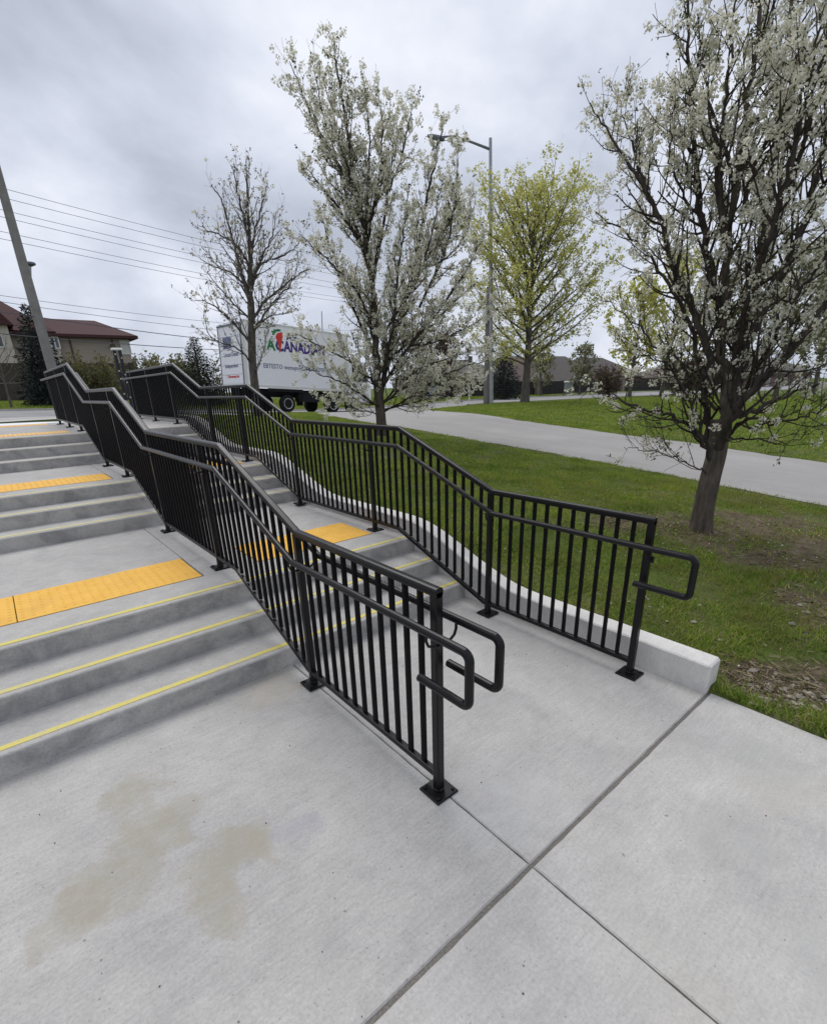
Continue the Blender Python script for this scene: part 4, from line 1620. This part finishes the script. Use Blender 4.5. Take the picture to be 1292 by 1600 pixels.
body = b.build('cargo_box', M['white'], trk)
b = MB()
b.box(-.02, 6.42, -.02, .04, 1.17, 1.29)
b.box(-.02, .05, .04, 2.52, 1.17, 1.29)
b.box(-.015, .10, -.015, .012, 1.30, 4.17)
b.box(6.30, 6.415, -.015, .012, 1.30, 4.17)
b.box(-.02, 6.42, -.02, .03, 4.12, 4.19)
b.build('box_trim', M['white2'], body)
b = MB()
b.box(-.03, -.003, .16, 2.34, 1.34, 3.95)
door = b.build('rear_door', M['white'], body)
b = MB()
for k in range(5):
    z = 1.34 + (k + 1) * .435
    b.box(-.034, -.031, .16, 2.34, z - .006, z + .006)
b.box(-.06, -.03, .10, .14, 1.3, 4.05)
b.box(-.06, -.03, 2.36, 2.40, 1.3, 4.05)
b.box(-.07, -.02, .05, 2.45, 4.00, 4.06)
b.build('door_frame', M['grey_metal'], door)
b = MB()
b.box(.2, 7.9, .55, .75, .78, 1.16)
b.box(.2, 7.9, 1.75, 1.95, .78, 1.16)
b.box(3.1, 4.4, .12, .55, .55, 1.10)
b.box(.1, .6, .3, 2.2, .6, .75)
b.box(.5, 2.9, .35, .5, .9, 1.15)
b.build('chassis', M['under'], trk)
b = MB()
b.box(1.2, 3.3, .03, .07, 1.02, 1.165)
b.box(3.25, 3.28, .05, .65, .35, 1.1)
b.build('mud_flap', M['under'], trk)


def wheel(x, y, out):
    w_ = bpy.data.objects.new('wheel', None)
    w_.location = (x, y, .44)
    link(w_, trk)
    b = MB()
    b.lathe([(.26, -.13), (.40, -.14), (.435, -.10), (.435, .10), (.40, .14), (.26, .13)], (0, 0, 0), 28, axis='y')
    b.build('tyre', M['tyre'], w_, smooth=False)
    b = MB()
    s_ = out
    b.lathe([(.275, .12 * s_), (.27, .145 * s_), (.235, .13 * s_), (.215, .05 * s_), (.12, .04 * s_), (.10, .09 * s_), (.05, .10 * s_)], (0, 0, 0), 24, axis='y')
    b.build('rim', M['rim'], w_)


for (x, y, o_) in ((2.35, .17, -1), (2.35, 2.33, 1), (5.35, .2, -1), (5.35, 2.3, 1), (6.75, .2, -1), (6.75, 2.3, 1)):
    wheel(x, y, o_)
b = MB()
cabp = [(6.5, .75), (8.25, .60), (8.25, 1.5), (8.1, 1.75), (7.85, 2.85), (6.5, 2.95)]
nC = len(cabp)
v = [(x, .12, z) for x, z in cabp] + [(x, 2.38, z) for x, z in cabp]
f = [(i, (i + 1) % nC, nC + (i + 1) % nC, nC + i) for i in range(nC)] + [tuple(range(nC - 1, -1, -1)), tuple(range(nC, 2 * nC))]
cab = b.add(v, f).build('cab', M['white'], trk)
b = MB()
b.add([(6.8, .112, 1.75), (7.95, .112, 1.75), (7.76, .112, 2.65), (6.8, .112, 2.7)], [(0, 1, 2, 3)])
b.add([(8.11, .25, 1.79), (8.11, 2.25, 1.79), (7.89, 2.25, 2.78), (7.89, .25, 2.78)], [(0, 1, 2, 3)])
b.build('window', M['glass'], cab)


def text_mesh(name, s_, size, bold, mat, parent, loc, rot, extrude=.003, xscale=1.0):
    cu = bpy.data.curves.new(name, 'FONT')
    cu.body = s_
    cu.size = size
    cu.extrude = extrude
    cu.offset = bold
    cu.resolution_u = 2
    tmp = bpy.data.objects.new('tmp', cu)
    COL.objects.link(tmp)
    dg = bpy.context.evaluated_depsgraph_get()
    me = bpy.data.meshes.new_from_object(tmp.evaluated_get(dg))
    bpy.data.objects.remove(tmp)
    me.materials.clear()
    me.materials.append(mat)
    o = bpy.data.objects.new(name, me)
    o.location = loc
    o.rotation_euler = rot
    o.scale = (xscale, 1, 1)
    return link(o, parent)


SIDE = (R(90), 0, 0)
ys0 = -.006
text_mesh('lettering', 'A', .68, .028, M['txt_green'], body, (1.28, ys0, 2.98), SIDE)
text_mesh('lettering', 'C', .68, .028, M['txt_blue'], body, (1.76, ys0, 2.98), SIDE)
text_mesh('lettering', 'ANADIAN', .68, .028, M['txt_purple'], body, (2.26, ys0, 2.98), SIDE, xscale=.83)
text_mesh('lettering', 'Air', .34, .02, M['txt_blue'], body, (2.45, ys0, 3.55), SIDE, xscale=1.3)
text_mesh('lettering', 'EBTESTO wemqmed  TRANSFER & STORAGE', .30, .004, M['txt_grey'], body, (1.0, ys0, 2.12), SIDE, xscale=.92)
# red swoosh with a green tuft through the C
b = MB()
pr = [(1.80, 3.62), (1.92, 3.78), (2.18, 3.86), (2.24, 3.74), (2.14, 3.40), (2.06, 3.02), (1.97, 2.86), (1.96, 3.1), (1.90, 3.36)]
b.add([(x, -.012, z) for x, z in pr] + [(x, -.002, z) for x, z in pr], [tuple(range(9))] + [(i, (i + 1) % 9, 9 + (i + 1) % 9, 9 + i) for i in range(9)])
b.build('red_emblem', M['txt_red'], body)
b = MB()
for (x0, z0, x1, z1) in ((1.60, 3.78, 1.85, 3.86), (1.72, 3.86, 2.0, 3.94), (1.64, 3.68, 1.76, 3.77), (1.9, 3.88, 2.12, 3.97)):
    b.box(x0, x1, -.012, -.002, z0, z1)
b.build('green_emblem', M['txt_green'], body)
BACK = (R(90), 0, R(-90))
text_mesh('lettering', 'Locust Detail', .27, .004, M['txt_grey'], door, (-.036, 1.95, 2.62), BACK)
text_mesh('lettering', 'Independent', .27, .004, M['txt_grey'], door, (-.036, 1.95, 2.10), BACK)
text_mesh('lettering', 'C Movement Inc', .19, .004, M['txt_red'], door, (-.036, 1.85, 1.62), BACK)
b = MB()
b.box(-.037, -.032, 1.1, 1.95, 2.98, 3.5)
b.build('door_decal', M['txt_grey'], door)
b = MB()
b.cyl((5.6, 1.2, 4.1), (5.6, 1.2, 5.4), .03, .02, 6)
b.build('antenna', M['grey_metal'], trk)

# ------------------------------------------------------------------ street lamp, poles, wires
lx, ly = 21.5, 18.0
lz = Tz(lx, ly)
lamp = empty('street_lamp', (lx, ly, lz), 'tall grey street lamp with one long arm reaching left, beside the yellow-green maple', 'street lamp', rot=(-.0195, -.0237, 0))
b = MB()
b.tube([(0, 0, -.1), (0, 0, 6), (0, 0, 12.35)], [.125, .10, .075], 14)
b.build('lamp_post', M['galv'], lamp)
top = np.array([0, 0, 11.9])
hd = at(699, 212, 30.0) - np.array([lx, ly, lz])
dirv = hd - top
b = MB()
b.tube([top, top + dirv * .35 + (0, 0, .12), top + dirv * .7 + (0, 0, .22), hd + np.array([0, 0, .05])], [.065, .055, .05, .045], 8)
b.build('arm', M['grey_metal'], lamp)
b = MB()
dn_ = dirv / np.linalg.norm(dirv)
b.tube([hd - dn_ * .25, hd - dn_ * .05, hd + dn_ * .4, hd + dn_ * .62], [.07, .13, .12, .05], 8)
b.build('lamp_head', M['grey_metal'], lamp)
b = MB()
b.box(-.17, .17, -.2, -.1, 3.4, 3.7)
b.build('pole_box', M['galv'], lamp)

ux, uy = at(760, 631, 30.5)[:2]
uz = Tz(ux, uy)
up_ = empty('utility_pole', (ux, uy, uz), 'weathered wooden utility pole standing just left of the street lamp', 'utility pole', 'utility poles')
b = MB()
b.tube([(0, 0, -.2), (0, 0, 4), (0, 0, 6.0)], [.19, .17, .15], 12)
b.build('pole', M['wood_pole'], up_)
b = MB()
b.box(-.34, -.20, -.12, .12, 4.2, 4.9)
b.build('pole_box', M['white2'], up_)

pp0 = at(84, 585, 27)
pz = Tz(pp0[0], pp0[1])
pt = at(0, 283, 27)
po = empty('utility_pole', (pp0[0], pp0[1], pz), 'tall pale utility pole at the left edge carrying the overhead wires', 'utility pole', 'utility poles')
hp = pt[2] - pz
lean = (pt[0] - pp0[0], pt[1] - pp0[1])
b = MB()
b.tube([(-lean[0] * .3, -lean[1] * .3, -.2), (lean[0] * .5, lean[1] * .5, hp * .55), (lean[0] * 1.2, lean[1] * 1.2, hp * 1.25)], [.20, .175, .13], 14)
b.build('pole', M['conc_pole'], po)
wires = [((5.6, 294), (319, 375), .011), ((11.5, 310), (319, 385), .011), ((18, 331), (310, 399), .011), ((22, 343), (310, 408.7), .011), ((28, 367), (306.5, 425.5), .011),
         ((32, 379), (306.5, 434), .011), ((48, 468), (281, 497.5), .011), ((62, 480), (288.6, 510), .012), ((64, 496), (299, 527), .022), ((66, 527), (296, 544), .022)]
names_w = ['topmost thin overhead wire from the left utility pole', 'second overhead wire from the top at the left utility pole', 'third overhead wire from the top at the left utility pole',
           'fourth overhead wire from the top at the left utility pole', 'fifth overhead wire from the top, just under a wider gap', 'sixth overhead wire, lowest of the upper six',
           'thin overhead wire just above the maroon roof', 'thin overhead wire crossing the roof ridge of the maroon-roofed building', 'thick black cable crossing the maroon roof',
           'lowest thick black cable crossing the building facade']
for (a, c, r_), lb in zip(wires, names_w):
    A = at(a[0], a[1], 27)
    # the run follows the road: at photo column c the wire is ~33 m off
    B = at(c[0], c[1], 31.5)
    d = B - A
    far = A + d * 4.5
    back = A - d * 2.2
    b = MB()
    pts = []
    for t in np.linspace(-2.2, 4.5, 34):
        p = A + d * t
        p = p + np.array([0, 0, .09 * t * (t - 1)])
        pts.append(p - A)
    b.tube(pts, r_ * .8, 5, caps=False)
    o = b.build('overhead_wire', M['wire'], label=lb, cat='wire', group='overhead wires along the road')
    o.location = A

fl_ = at(45, 600, 60)
far_l = empty('street_lamp', (fl_[0], fl_[1], Tz(fl_[0], fl_[1])), 'small far street lamp with a round head peeking out beside the left utility pole', 'street lamp')
hh = at(47, 412, 60)
b = MB()
b.tube([(0, 0, 0), (hh[0] - fl_[0], hh[1] - fl_[1], hh[2] - Tz(fl_[0], fl_[1]))], [.14, .09], 8)
b.build('lamp_post', M['galv'], far_l)
b = MB()
b.lathe([(.1, -.2), (.42, -.05), (.42, .1), (.15, .2)], (hh[0] - fl_[0], hh[1] - fl_[1], hh[2] - Tz(fl_[0], fl_[1])), 14)
b.build('lamp_head', M['grey_metal'], far_l)

# thin white sign post right of the middle pear
sp = T3(733, 631, 31, 0)
sg = empty('sign_post', sp, 'thin pale sign post standing on the road verge left of the street lamp', 'sign post')
b = MB()
b.cyl((0, 0, -.1), (0, 0, 2.7), .035, .035, 8)
b.build('post', M['white2'], sg)
b = MB()
b.box(-.18, .18, -.045, -.037, 2.2, 2.68)
b.build('sign_plate', M['grey_metal'], sg)

# dark twin post with pale cap beyond the stairs
M['navy'] = plain('navy_coating', (.010, .011, .02), .5, .4)
tp_ = T3(203, 640, 22.5, 0)
tw = empty('twin_post', tp_, 'dark navy twin post with a small pale cap, standing beyond the top of the stairs', 'post')
b = MB()
b.tube([(-.07, .03, 0), (-.07, .03, 2.3)], .055, 10)
b.tube([(.09, -.03, 0), (.09, -.03, 2.3)], .055, 10)
b.build('post', M['navy'], tw)
b = MB()
b.box(-.17, .19, -.09, .09, 2.28, 2.36, 0, .03)
b.build('cap', M['white2'], tw)
b = MB()
for z in (2.12, 1.55, 1.28, .75):
    b.box(-.09, -.05, -.025, -.021, z, z + .05)
    b.box(.08, .11, -.085, -.081, z - .13, z - .08)
b.build('reflective_patch', M['white2'], tw, kind='stuff')

# ------------------------------------------------------------------ maroon-roofed building at the left
m = Mat('maroon_shingle', .9, .15)
cr = m.ramp(m.noise(5, 5, .7), [(.3, (.058, .029, .030)), (.7, (.088, .044, .044))])  # shingle colour raised a little, standing in for distance haze
cr = m.mix(.5, cr, m.ramp(m.noise(14, 3, .6, stretch=(.2, .2, 4)), [(.3, .75), (.7, 1.2)]), 'MULTIPLY')
M['maroon'] = m.color(cr).m
m = Mat('tan_siding', .85, .15)
ct = m.ramp(m.noise(9, 3, .5, stretch=(.05, .05, 3)), [(.3, (.32, .275, .235)), (.7, (.39, .34, .29))])  # siding tone includes some lightening in place of haze
M['tan'] = m.color(ct).m
m = Mat('cream_stucco', .9, .15)
M['cream'] = m.color(m.ramp(m.noise(4, 4), [(.3, (.46, .42, .35)), (.7, (.54, .50, .43))])).m
M['precast_wall'] = plain('brown_precast', (.075, .063, .053), .9, .1, var=.2, scale=2)  # the noise wall's own dark brown
M['brown_trim'] = plain('brown_fascia', (.10, .075, .06), .7, .2)
M['pane'] = plain('window_pane', (.075, .085, .10), .15, .6, var=.3, scale=1)
M['frame'] = plain('white_window_frame', (.62, .62, .60), .6, .3)

BD = 50.0
gz = 1.55


def bp_(u, v, y):
    """point on the vertical plane y = const seen along (u, v)"""
    d = CF + (u - PX0) / FPX * CR - (v - PY0) / FPX * CU
    return CC + d * (y - CC[1]) / d[1]


Lf, Rt = bp_(-130, 560, BD)[0], bp_(206, 560, BD)[0]
eave = bp_(200, 525, BD)[2]
ridge_z = bp_(150, 501, BD + 7)[2]
bld = empty('apartment_building', (Rt - 10, BD, gz), 'tan two-storey building with a maroon hipped roof behind the dark wall on the left', 'building')
ox, oy, oz = Rt - 10, BD, gz


def q3(x, y, z):
    return (x - ox, y - oy, z - oz)


b = MB()
b.box(Lf - ox, Rt - ox, 0, 14, -.3, eave - oz)
wl = b.build('wall', M['tan'], bld)
# hipped roof with overhang
rr_ = MB()
e0, e1, f0, f1 = Lf - .6, Rt + .7, BD - .7, BD + 14.6
rz0, rz1 = eave - .02, ridge_z
hip = 1.7
ym = (f0 + f1) / 2
v = [q3(e0, f0, rz0), q3(e1, f0, rz0), q3(e1, f1, rz0), q3(e0, f1, rz0), q3(e0 + hip, ym, rz1), q3(e1 - hip, ym, rz1),
     q3(e0, f0, rz0 - .22), q3(e1, f0, rz0 - .22), q3(e1, f1, rz0 - .22), q3(e0, f1, rz0 - .22)]
rr_.add(v, [(0, 1, 5, 4), (1, 2, 5), (2, 3, 4, 5), (3, 0, 4), (0, 6, 7, 1), (1, 7, 8, 2), (2, 8, 9, 3), (3, 9, 6, 0), (6, 9, 8, 7)])
roof = rr_.build('roof', M['maroon'], bld)
# higher main ridge at the left
b = MB()
ml, mr = bp_(-160, 540, BD)[0], bp_(92, 540, BD)[0]
mz = bp_(-12, 463, BD + 6)[2]
mx_ = bp_(-12, 463, BD + 6)[0]
v = [q3(ml, BD - .55, eave + .12), q3(mr, BD - .55, eave + .12), q3(mr, BD + 12.4, eave + .12), q3(ml, BD + 12.4, eave + .12), q3(ml + 3, BD + 6, mz), q3(mx_, BD + 6, mz)]
b.add(v, [(0, 1, 5, 4), (1, 2, 5), (2, 3, 4, 5), (3, 0, 4), (0, 3, 2, 1)])
b.build('upper_roof', M['maroon'], bld)
# cream bays with windows
gl, gr = bp_(-60, 560, BD - 1.6)[0], bp_(26, 560, BD - 1.6)[0]
ge = bp_(10, 508, BD - 1.6)[2]
b = MB()
b.box(gl - ox, gr - ox, -1.6, -.002, -.3, ge - oz)
bay = b.build('bay', M['cream'], bld)
gm = (gl + gr) / 2
b = MB()
v = [q3(gl - .4, BD - 2.0, ge), q3(gr + .4, BD - 2.0, ge), q3(gm, BD - 2.0, ge + 2.6), q3(gl - .4, BD + 1.5, ge), q3(gr + .4, BD + 1.5, ge), q3(gm, BD + 1.5, ge + 2.6)]
b.add(v, [(0, 1, 2), (3, 5, 4), (1, 4, 5, 2), (0, 2, 5, 3), (0, 3, 4, 1)])
b.build('gable_roof', M['maroon'], bld)


def window(parent, u0, u1, v0, v1, y, mull=1, pane=None):
    a, c = bp_(u0, v0, y), bp_(u1, v1, y)
    x0, x1 = min(a[0], c[0]), max(a[0], c[0])
    z0, z1 = min(a[2], c[2]), max(a[2], c[2])
    yy = y - oy
    b = MB()
    t = .09
    for (p0, p1, q0, q1) in ((x0 - t, x1 + t, z1, z1 + t), (x0 - t, x1 + t, z0 - t, z0), (x0 - t, x0, z0, z1), (x1, x1 + t, z0, z1)):
        b.box(p0 - ox, p1 - ox, yy - .08, yy - .002, q0 - oz, q1 - oz)
    for k in range(mull):
        xm = x0 + (x1 - x0) * (k + 1) / (mull + 1)
        b.box(xm - .04 - ox, xm + .04 - ox, yy - .07, yy - .003, z0 - oz, z1 - oz)
    wn = b.build('window', M['frame'], parent)
    b = MB()
    b.box(x0 - ox, x1 - ox, yy - .03, yy - .005, z0 - oz, z1 - oz)
    b.build('pane', pane or M['pane'], wn)


window(bay, -14, 6, 523, 541, BD - 1.6, 0)
b = MB()
c0_, c1_ = bp_(70, 560, BD - .5)[0], bp_(98, 560, BD - .5)[0]
ce = bp_(84, 520, BD - .5)[2]
b.box(c0_ - ox, c1_ - ox, -.5, -.002, -.3, ce - oz)
bay2 = b.build('bay', M['cream'], bld)
window(bay2, 78, 93, 527, 543, BD - .5, 1)
window(bld, 188, 204, 533, 552, BD, 1, M['frame'])
b = MB()
dx_ = bp_(181, 560, BD)[0]
b.box(dx_ - ox - .06, dx_ - ox + .06, -.09, -.002, -.3, eave - oz - .3)
dx2 = bp_(116, 560, BD)[0]
b.box(dx2 - ox - .06, dx2 - ox + .06, -.09, -.002, -.3, eave - oz - .3)
b.build('downspout', M['brown_trim'], bld)
b = MB()
b.box(dx_ - ox - .2, dx_ - ox + .1, -.4, -.1, bp_(181, 541, BD)[2] - oz - .15, bp_(181, 541, BD)[2] - oz + .15)
b.build('wall_lamp', M['brown_trim'], bld)

# dark precast noise wall in front of it
NWY = 43.0
wl0, wl1 = bp_(-150, 600, NWY)[0], bp_(212, 600, NWY)[0]
ntop = bp_(60, 567, NWY)[2]
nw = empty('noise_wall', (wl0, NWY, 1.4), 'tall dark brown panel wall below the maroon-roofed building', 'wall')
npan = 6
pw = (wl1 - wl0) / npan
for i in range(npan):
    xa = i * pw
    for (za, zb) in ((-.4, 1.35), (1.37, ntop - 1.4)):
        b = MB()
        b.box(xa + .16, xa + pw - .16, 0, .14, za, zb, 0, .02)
        b.build('panel', M['precast_wall'], nw)
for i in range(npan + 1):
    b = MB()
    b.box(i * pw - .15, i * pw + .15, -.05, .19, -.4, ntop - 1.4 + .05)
    b.build('post', M['precast_wall'], nw)

# ------------------------------------------------------------------ far right: fence with pillars and bungalows
M['fence_dark'] = plain('dark_fence_panel', (.036, .033, .033), .8, .2, var=.25, scale=3)  # dark panel colour, lightened to stand in for distance haze
M['stone'] = plain('stone_pillar', (.24, .20, .165), .9, .15, var=.25, scale=6)
M['roof_brown'] = plain('brown_shingle', (.125, .10, .092), .9, .1, var=.15, scale=3)  # roof colour lightened in place of haze
M['roof_grey'] = plain('grey_brown_shingle', (.115, .105, .10), .9, .1, var=.15, scale=3)  # haze lightening is mixed into this roof colour too
M['brick'] = plain('tan_brick', (.26, .215, .18), .9, .1, var=.18, scale=8)
M['brick_red'] = plain('rose_brick', (.17, .115, .10), .9, .1, var=.2, scale=8)

fy = 35.0
fx0, fx1 = bp_(640, 615, fy)[0], 98.0
pill_u = (652, 712, 838, 930, 970, 1032)
pill_x = [bp_(u, 612, fy)[0] for u in pill_u] + [98.0]
fz0 = Tz(30, fy)
fen = empty('panel_fence', (pill_x[0], fy, fz0), 'dark panel fence with stone pillars beyond the road in front of the bungalows', 'fence')
prev = None
for i, x in enumerate(pill_x):
    z = Tz(x, fy)
    htop = at(838, 599, math.hypot(bp_(838, 599, fy)[0] - CC[0], fy - CC[1]))[2]
    hpz = 1.62
    b = MB()
    b.box(-.32, .32, -.3, .3, -.5, hpz, 0, .0)
    b.box(-.40, .40, -.38, .38, hpz, hpz + .14, 0, .05)
    p = b.build('pillar', M['stone'], fen)
    p.location = (x - pill_x[0], 0, z - fz0)
    if prev is not None:
        xa, za = prev
        n = max(1, round((x - xa) / 2.6))
        for k in range(n):
            p0 = xa + .33 + (x - xa - .66) * k / n
            p1 = xa + .33 + (x - xa - .66) * (k + 1) / n
            zk = za + (z - za) * (k + .5) / n
            b = MB()
            b.box(p0 + .04, p1 - .04, -.03, .03, -.3, 1.42)
            b.box(p0 - .03, p0 + .035, -.05, .05, -.4, 1.5)
            pn = b.build('panel', M['fence_dark'], fen)
            pn.location = (-pill_x[0], 0, zk - fz0)
    prev = (x, z)


def bungalow(u0, u1, vr, ve, y, label, roofm, wallm, gable=None, hip_=True, depth=11):
    a, c = bp_(u0, ve, y), bp_(u1, ve, y)
    x0, x1 = a[0], c[0]
    ze = (a[2] + c[2]) / 2
    zr = bp_((u0 + u1) / 2, vr, y + depth * .5)[2]
    zg = Tz((x0 + x1) / 2, y)
    root = empty('bungalow', (x0, y, zg), label, 'house', 'brown roofed bungalows beyond the fence')
    W = x1 - x0
    b = MB()
    b.box(.5, W - .5, 0, depth, -.4, ze - zg)
    b.build('wall', wallm, root)
    z0, z1 = ze - zg, zr - zg
    hp_ = min(W * .28, 5) if hip_ else .01
    b = MB()
    v = [(0, -.5, z0), (W, -.5, z0), (W, depth + .5, z0), (0, depth + .5, z0), (hp_, depth / 2, z1), (W - hp_, depth / 2, z1),
         (0, -.5, z0 - .2), (W, -.5, z0 - .2), (W, depth + .5, z0 - .2), (0, depth + .5, z0 - .2)]
    b.add(v, [(0, 1, 5, 4), (1, 2, 5), (2, 3, 4, 5), (3, 0, 4), (0, 6, 7, 1), (1, 7, 8, 2), (2, 8, 9, 3), (3, 9, 6, 0), (6, 9, 8, 7)])
    b.build('roof', roofm, root)
    for (gu0, gu1, gv) in gable or ():
        p0, p1 = bp_(gu0, ve, y - 2), bp_(gu1, ve, y - 2)
        pk_ = bp_((gu0 + gu1) / 2, gv, y - 2)
        g0_, g1_, gp = p0[0] - x0, p1[0] - x0, pk_[2] - zg
        gmid = (g0_ + g1_) / 2
        gb = z0 - .35
        b = MB()
        v = [(g0_, -2, -.4), (g1_, -2, -.4), (g1_, -2, gb), (gmid, -2, gp - .25), (g0_, -2, gb), (g0_, -.002, -.4), (g1_, -.002, -.4), (g1_, -.002, gb), (g0_, -.002, gb), (gmid, -.002, gp - .25)]
        b.add(v, [(0, 1, 2, 3, 4), (1, 6, 7, 2), (5, 0, 4, 8), (6, 5, 8, 9, 7)])
        b.build('front_gable', M['cream'] if wallm is not M['brick_red'] else M['brick'], root)
        b = MB()
        o_ = .35
        v = [(g0_ - o_, -2.3, gb - .15), (gmid, -2.3, gp), (g1_ + o_, -2.3, gb - .15), (g0_ - o_, 4, gb - .15), (gmid, 4, gp), (g1_ + o_, 4, gb - .15)]
        v += [(x, yy, z - .16) for x, yy, z in v]
        b.add(v, [(0, 1, 4, 3), (1, 2, 5, 4), (6, 9, 10, 7), (7, 10, 11, 8), (0, 6, 7, 1), (1, 7, 8, 2), (0, 3, 9, 6), (2, 8, 11, 5)])
        b.build('gable_roof', roofm, root)
        b = MB()
        gw = (g1_ - g0_) * .22
        zb_ = z0 * .45
        b.box(gmid - gw, gmid + gw, -2.06, -2.004, zb_, zb_ + 1.3)
        wn = b.build('window', M['frame'], root)
        b = MB()
        b.box(gmid - gw + .12, gmid - .05, -2.09, -2.061, zb_ + .12, zb_ + 1.18)
        b.box(gmid + .05, gmid + gw - .12, -2.09, -2.061, zb_ + .12, zb_ + 1.18)
        b.build('pane', M['pane'], wn)
    b = MB()
    nW = max(2, int(W / 4))
    for k in range(nW):
        xk = W * (k + .5) / nW
        b = MB()
        b.box(xk - .8, xk + .8, -.06, -.003, z0 - 2.0, z0 - .75)
        wn = b.build('window', M['frame'], root)
        b = MB()
        b.box(xk - .68, xk + .68, -.09, -.061, z0 - 1.88, z0 - .87)
        b.build('pane', M['pane'], wn)
    return root


bungalow(690, 800, 562, 588, 50, 'leftmost far bungalow, partly hidden behind the dark spruce and the lamp', M['roof_grey'], M['brick'])
bungalow(802, 884, 558, 592, 47, 'brown-roofed far bungalow with a cream front gable behind the maple trunk', M['roof_brown'], M['brick'], gable=((822, 858, 567),))
bungalow(886, 940, 557, 590, 45, 'far bungalow with a steep side gable, right of the maple trunk', M['roof_grey'], M['brick'], gable=((888, 915, 570),))
bungalow(925, 1005, 559, 588, 42, 'dark-roofed far bungalow directly left of the yellow-green trees', M['roof_grey'], M['brick_red'])
bungalow(1195, 1270, 560, 582, 27, 'rose brick bungalow behind the right side of the large pear', M['roof_grey'], M['brick_red'])
bungalow(1075, 1180, 566, 586, 37, 'far bungalow mostly hidden behind the large pear trunk', M['roof_brown'], M['brick'])

# community mailbox and small blue bin by the fence
mb_p = bp_(887, 619, 31.5)
mb = empty('mailbox', (mb_p[0], mb_p[1], Tz(mb_p[0], mb_p[1])), 'grey community mailbox with a white top in front of the dark fence', 'mailbox')
b = MB()
b.box(-.45, .45, -.25, .25, .45, 1.25)
b.box(-.38, -.28, -.1, .1, -.1, .45)
b.box(.28, .38, -.1, .1, -.1, .45)
b.build('cabinet', plain('pale_grey_metal', (.32, .34, .36), .5, .4), mb)
b = MB()
b.box(-.5, .5, -.3, .3, 1.25, 1.42, 0, .06)
b.build('lid', M['white2'], mb)
bb_p = bp_(681, 622, 33.6)
bn = empty('recycling_bin', (bb_p[0], bb_p[1], Tz(bb_p[0], bb_p[1])), 'small blue bin near the fence behind the middle pear branches', 'bin')
b = MB()
b.add([(-.42, -.32, 0), (.42, -.32, 0), (.42, .32, 0), (-.42, .32, 0), (-.55, -.42, .9), (.55, -.42, .9), (.55, .42, .9), (-.55, .42, .9)],
      [(0, 3, 2, 1), (0, 1, 5, 4), (1, 2, 6, 5), (2, 3, 7, 6), (3, 0, 4, 7)])
b.build('body', plain('blue_plastic', (.10, .22, .42), .5, .3), bn)
b = MB()
b.box(-.58, .58, -.45, .45, .9, .97, 0, .03)
b.build('lid', plain('light_blue_plastic', (.22, .36, .55), .5, .3), bn)
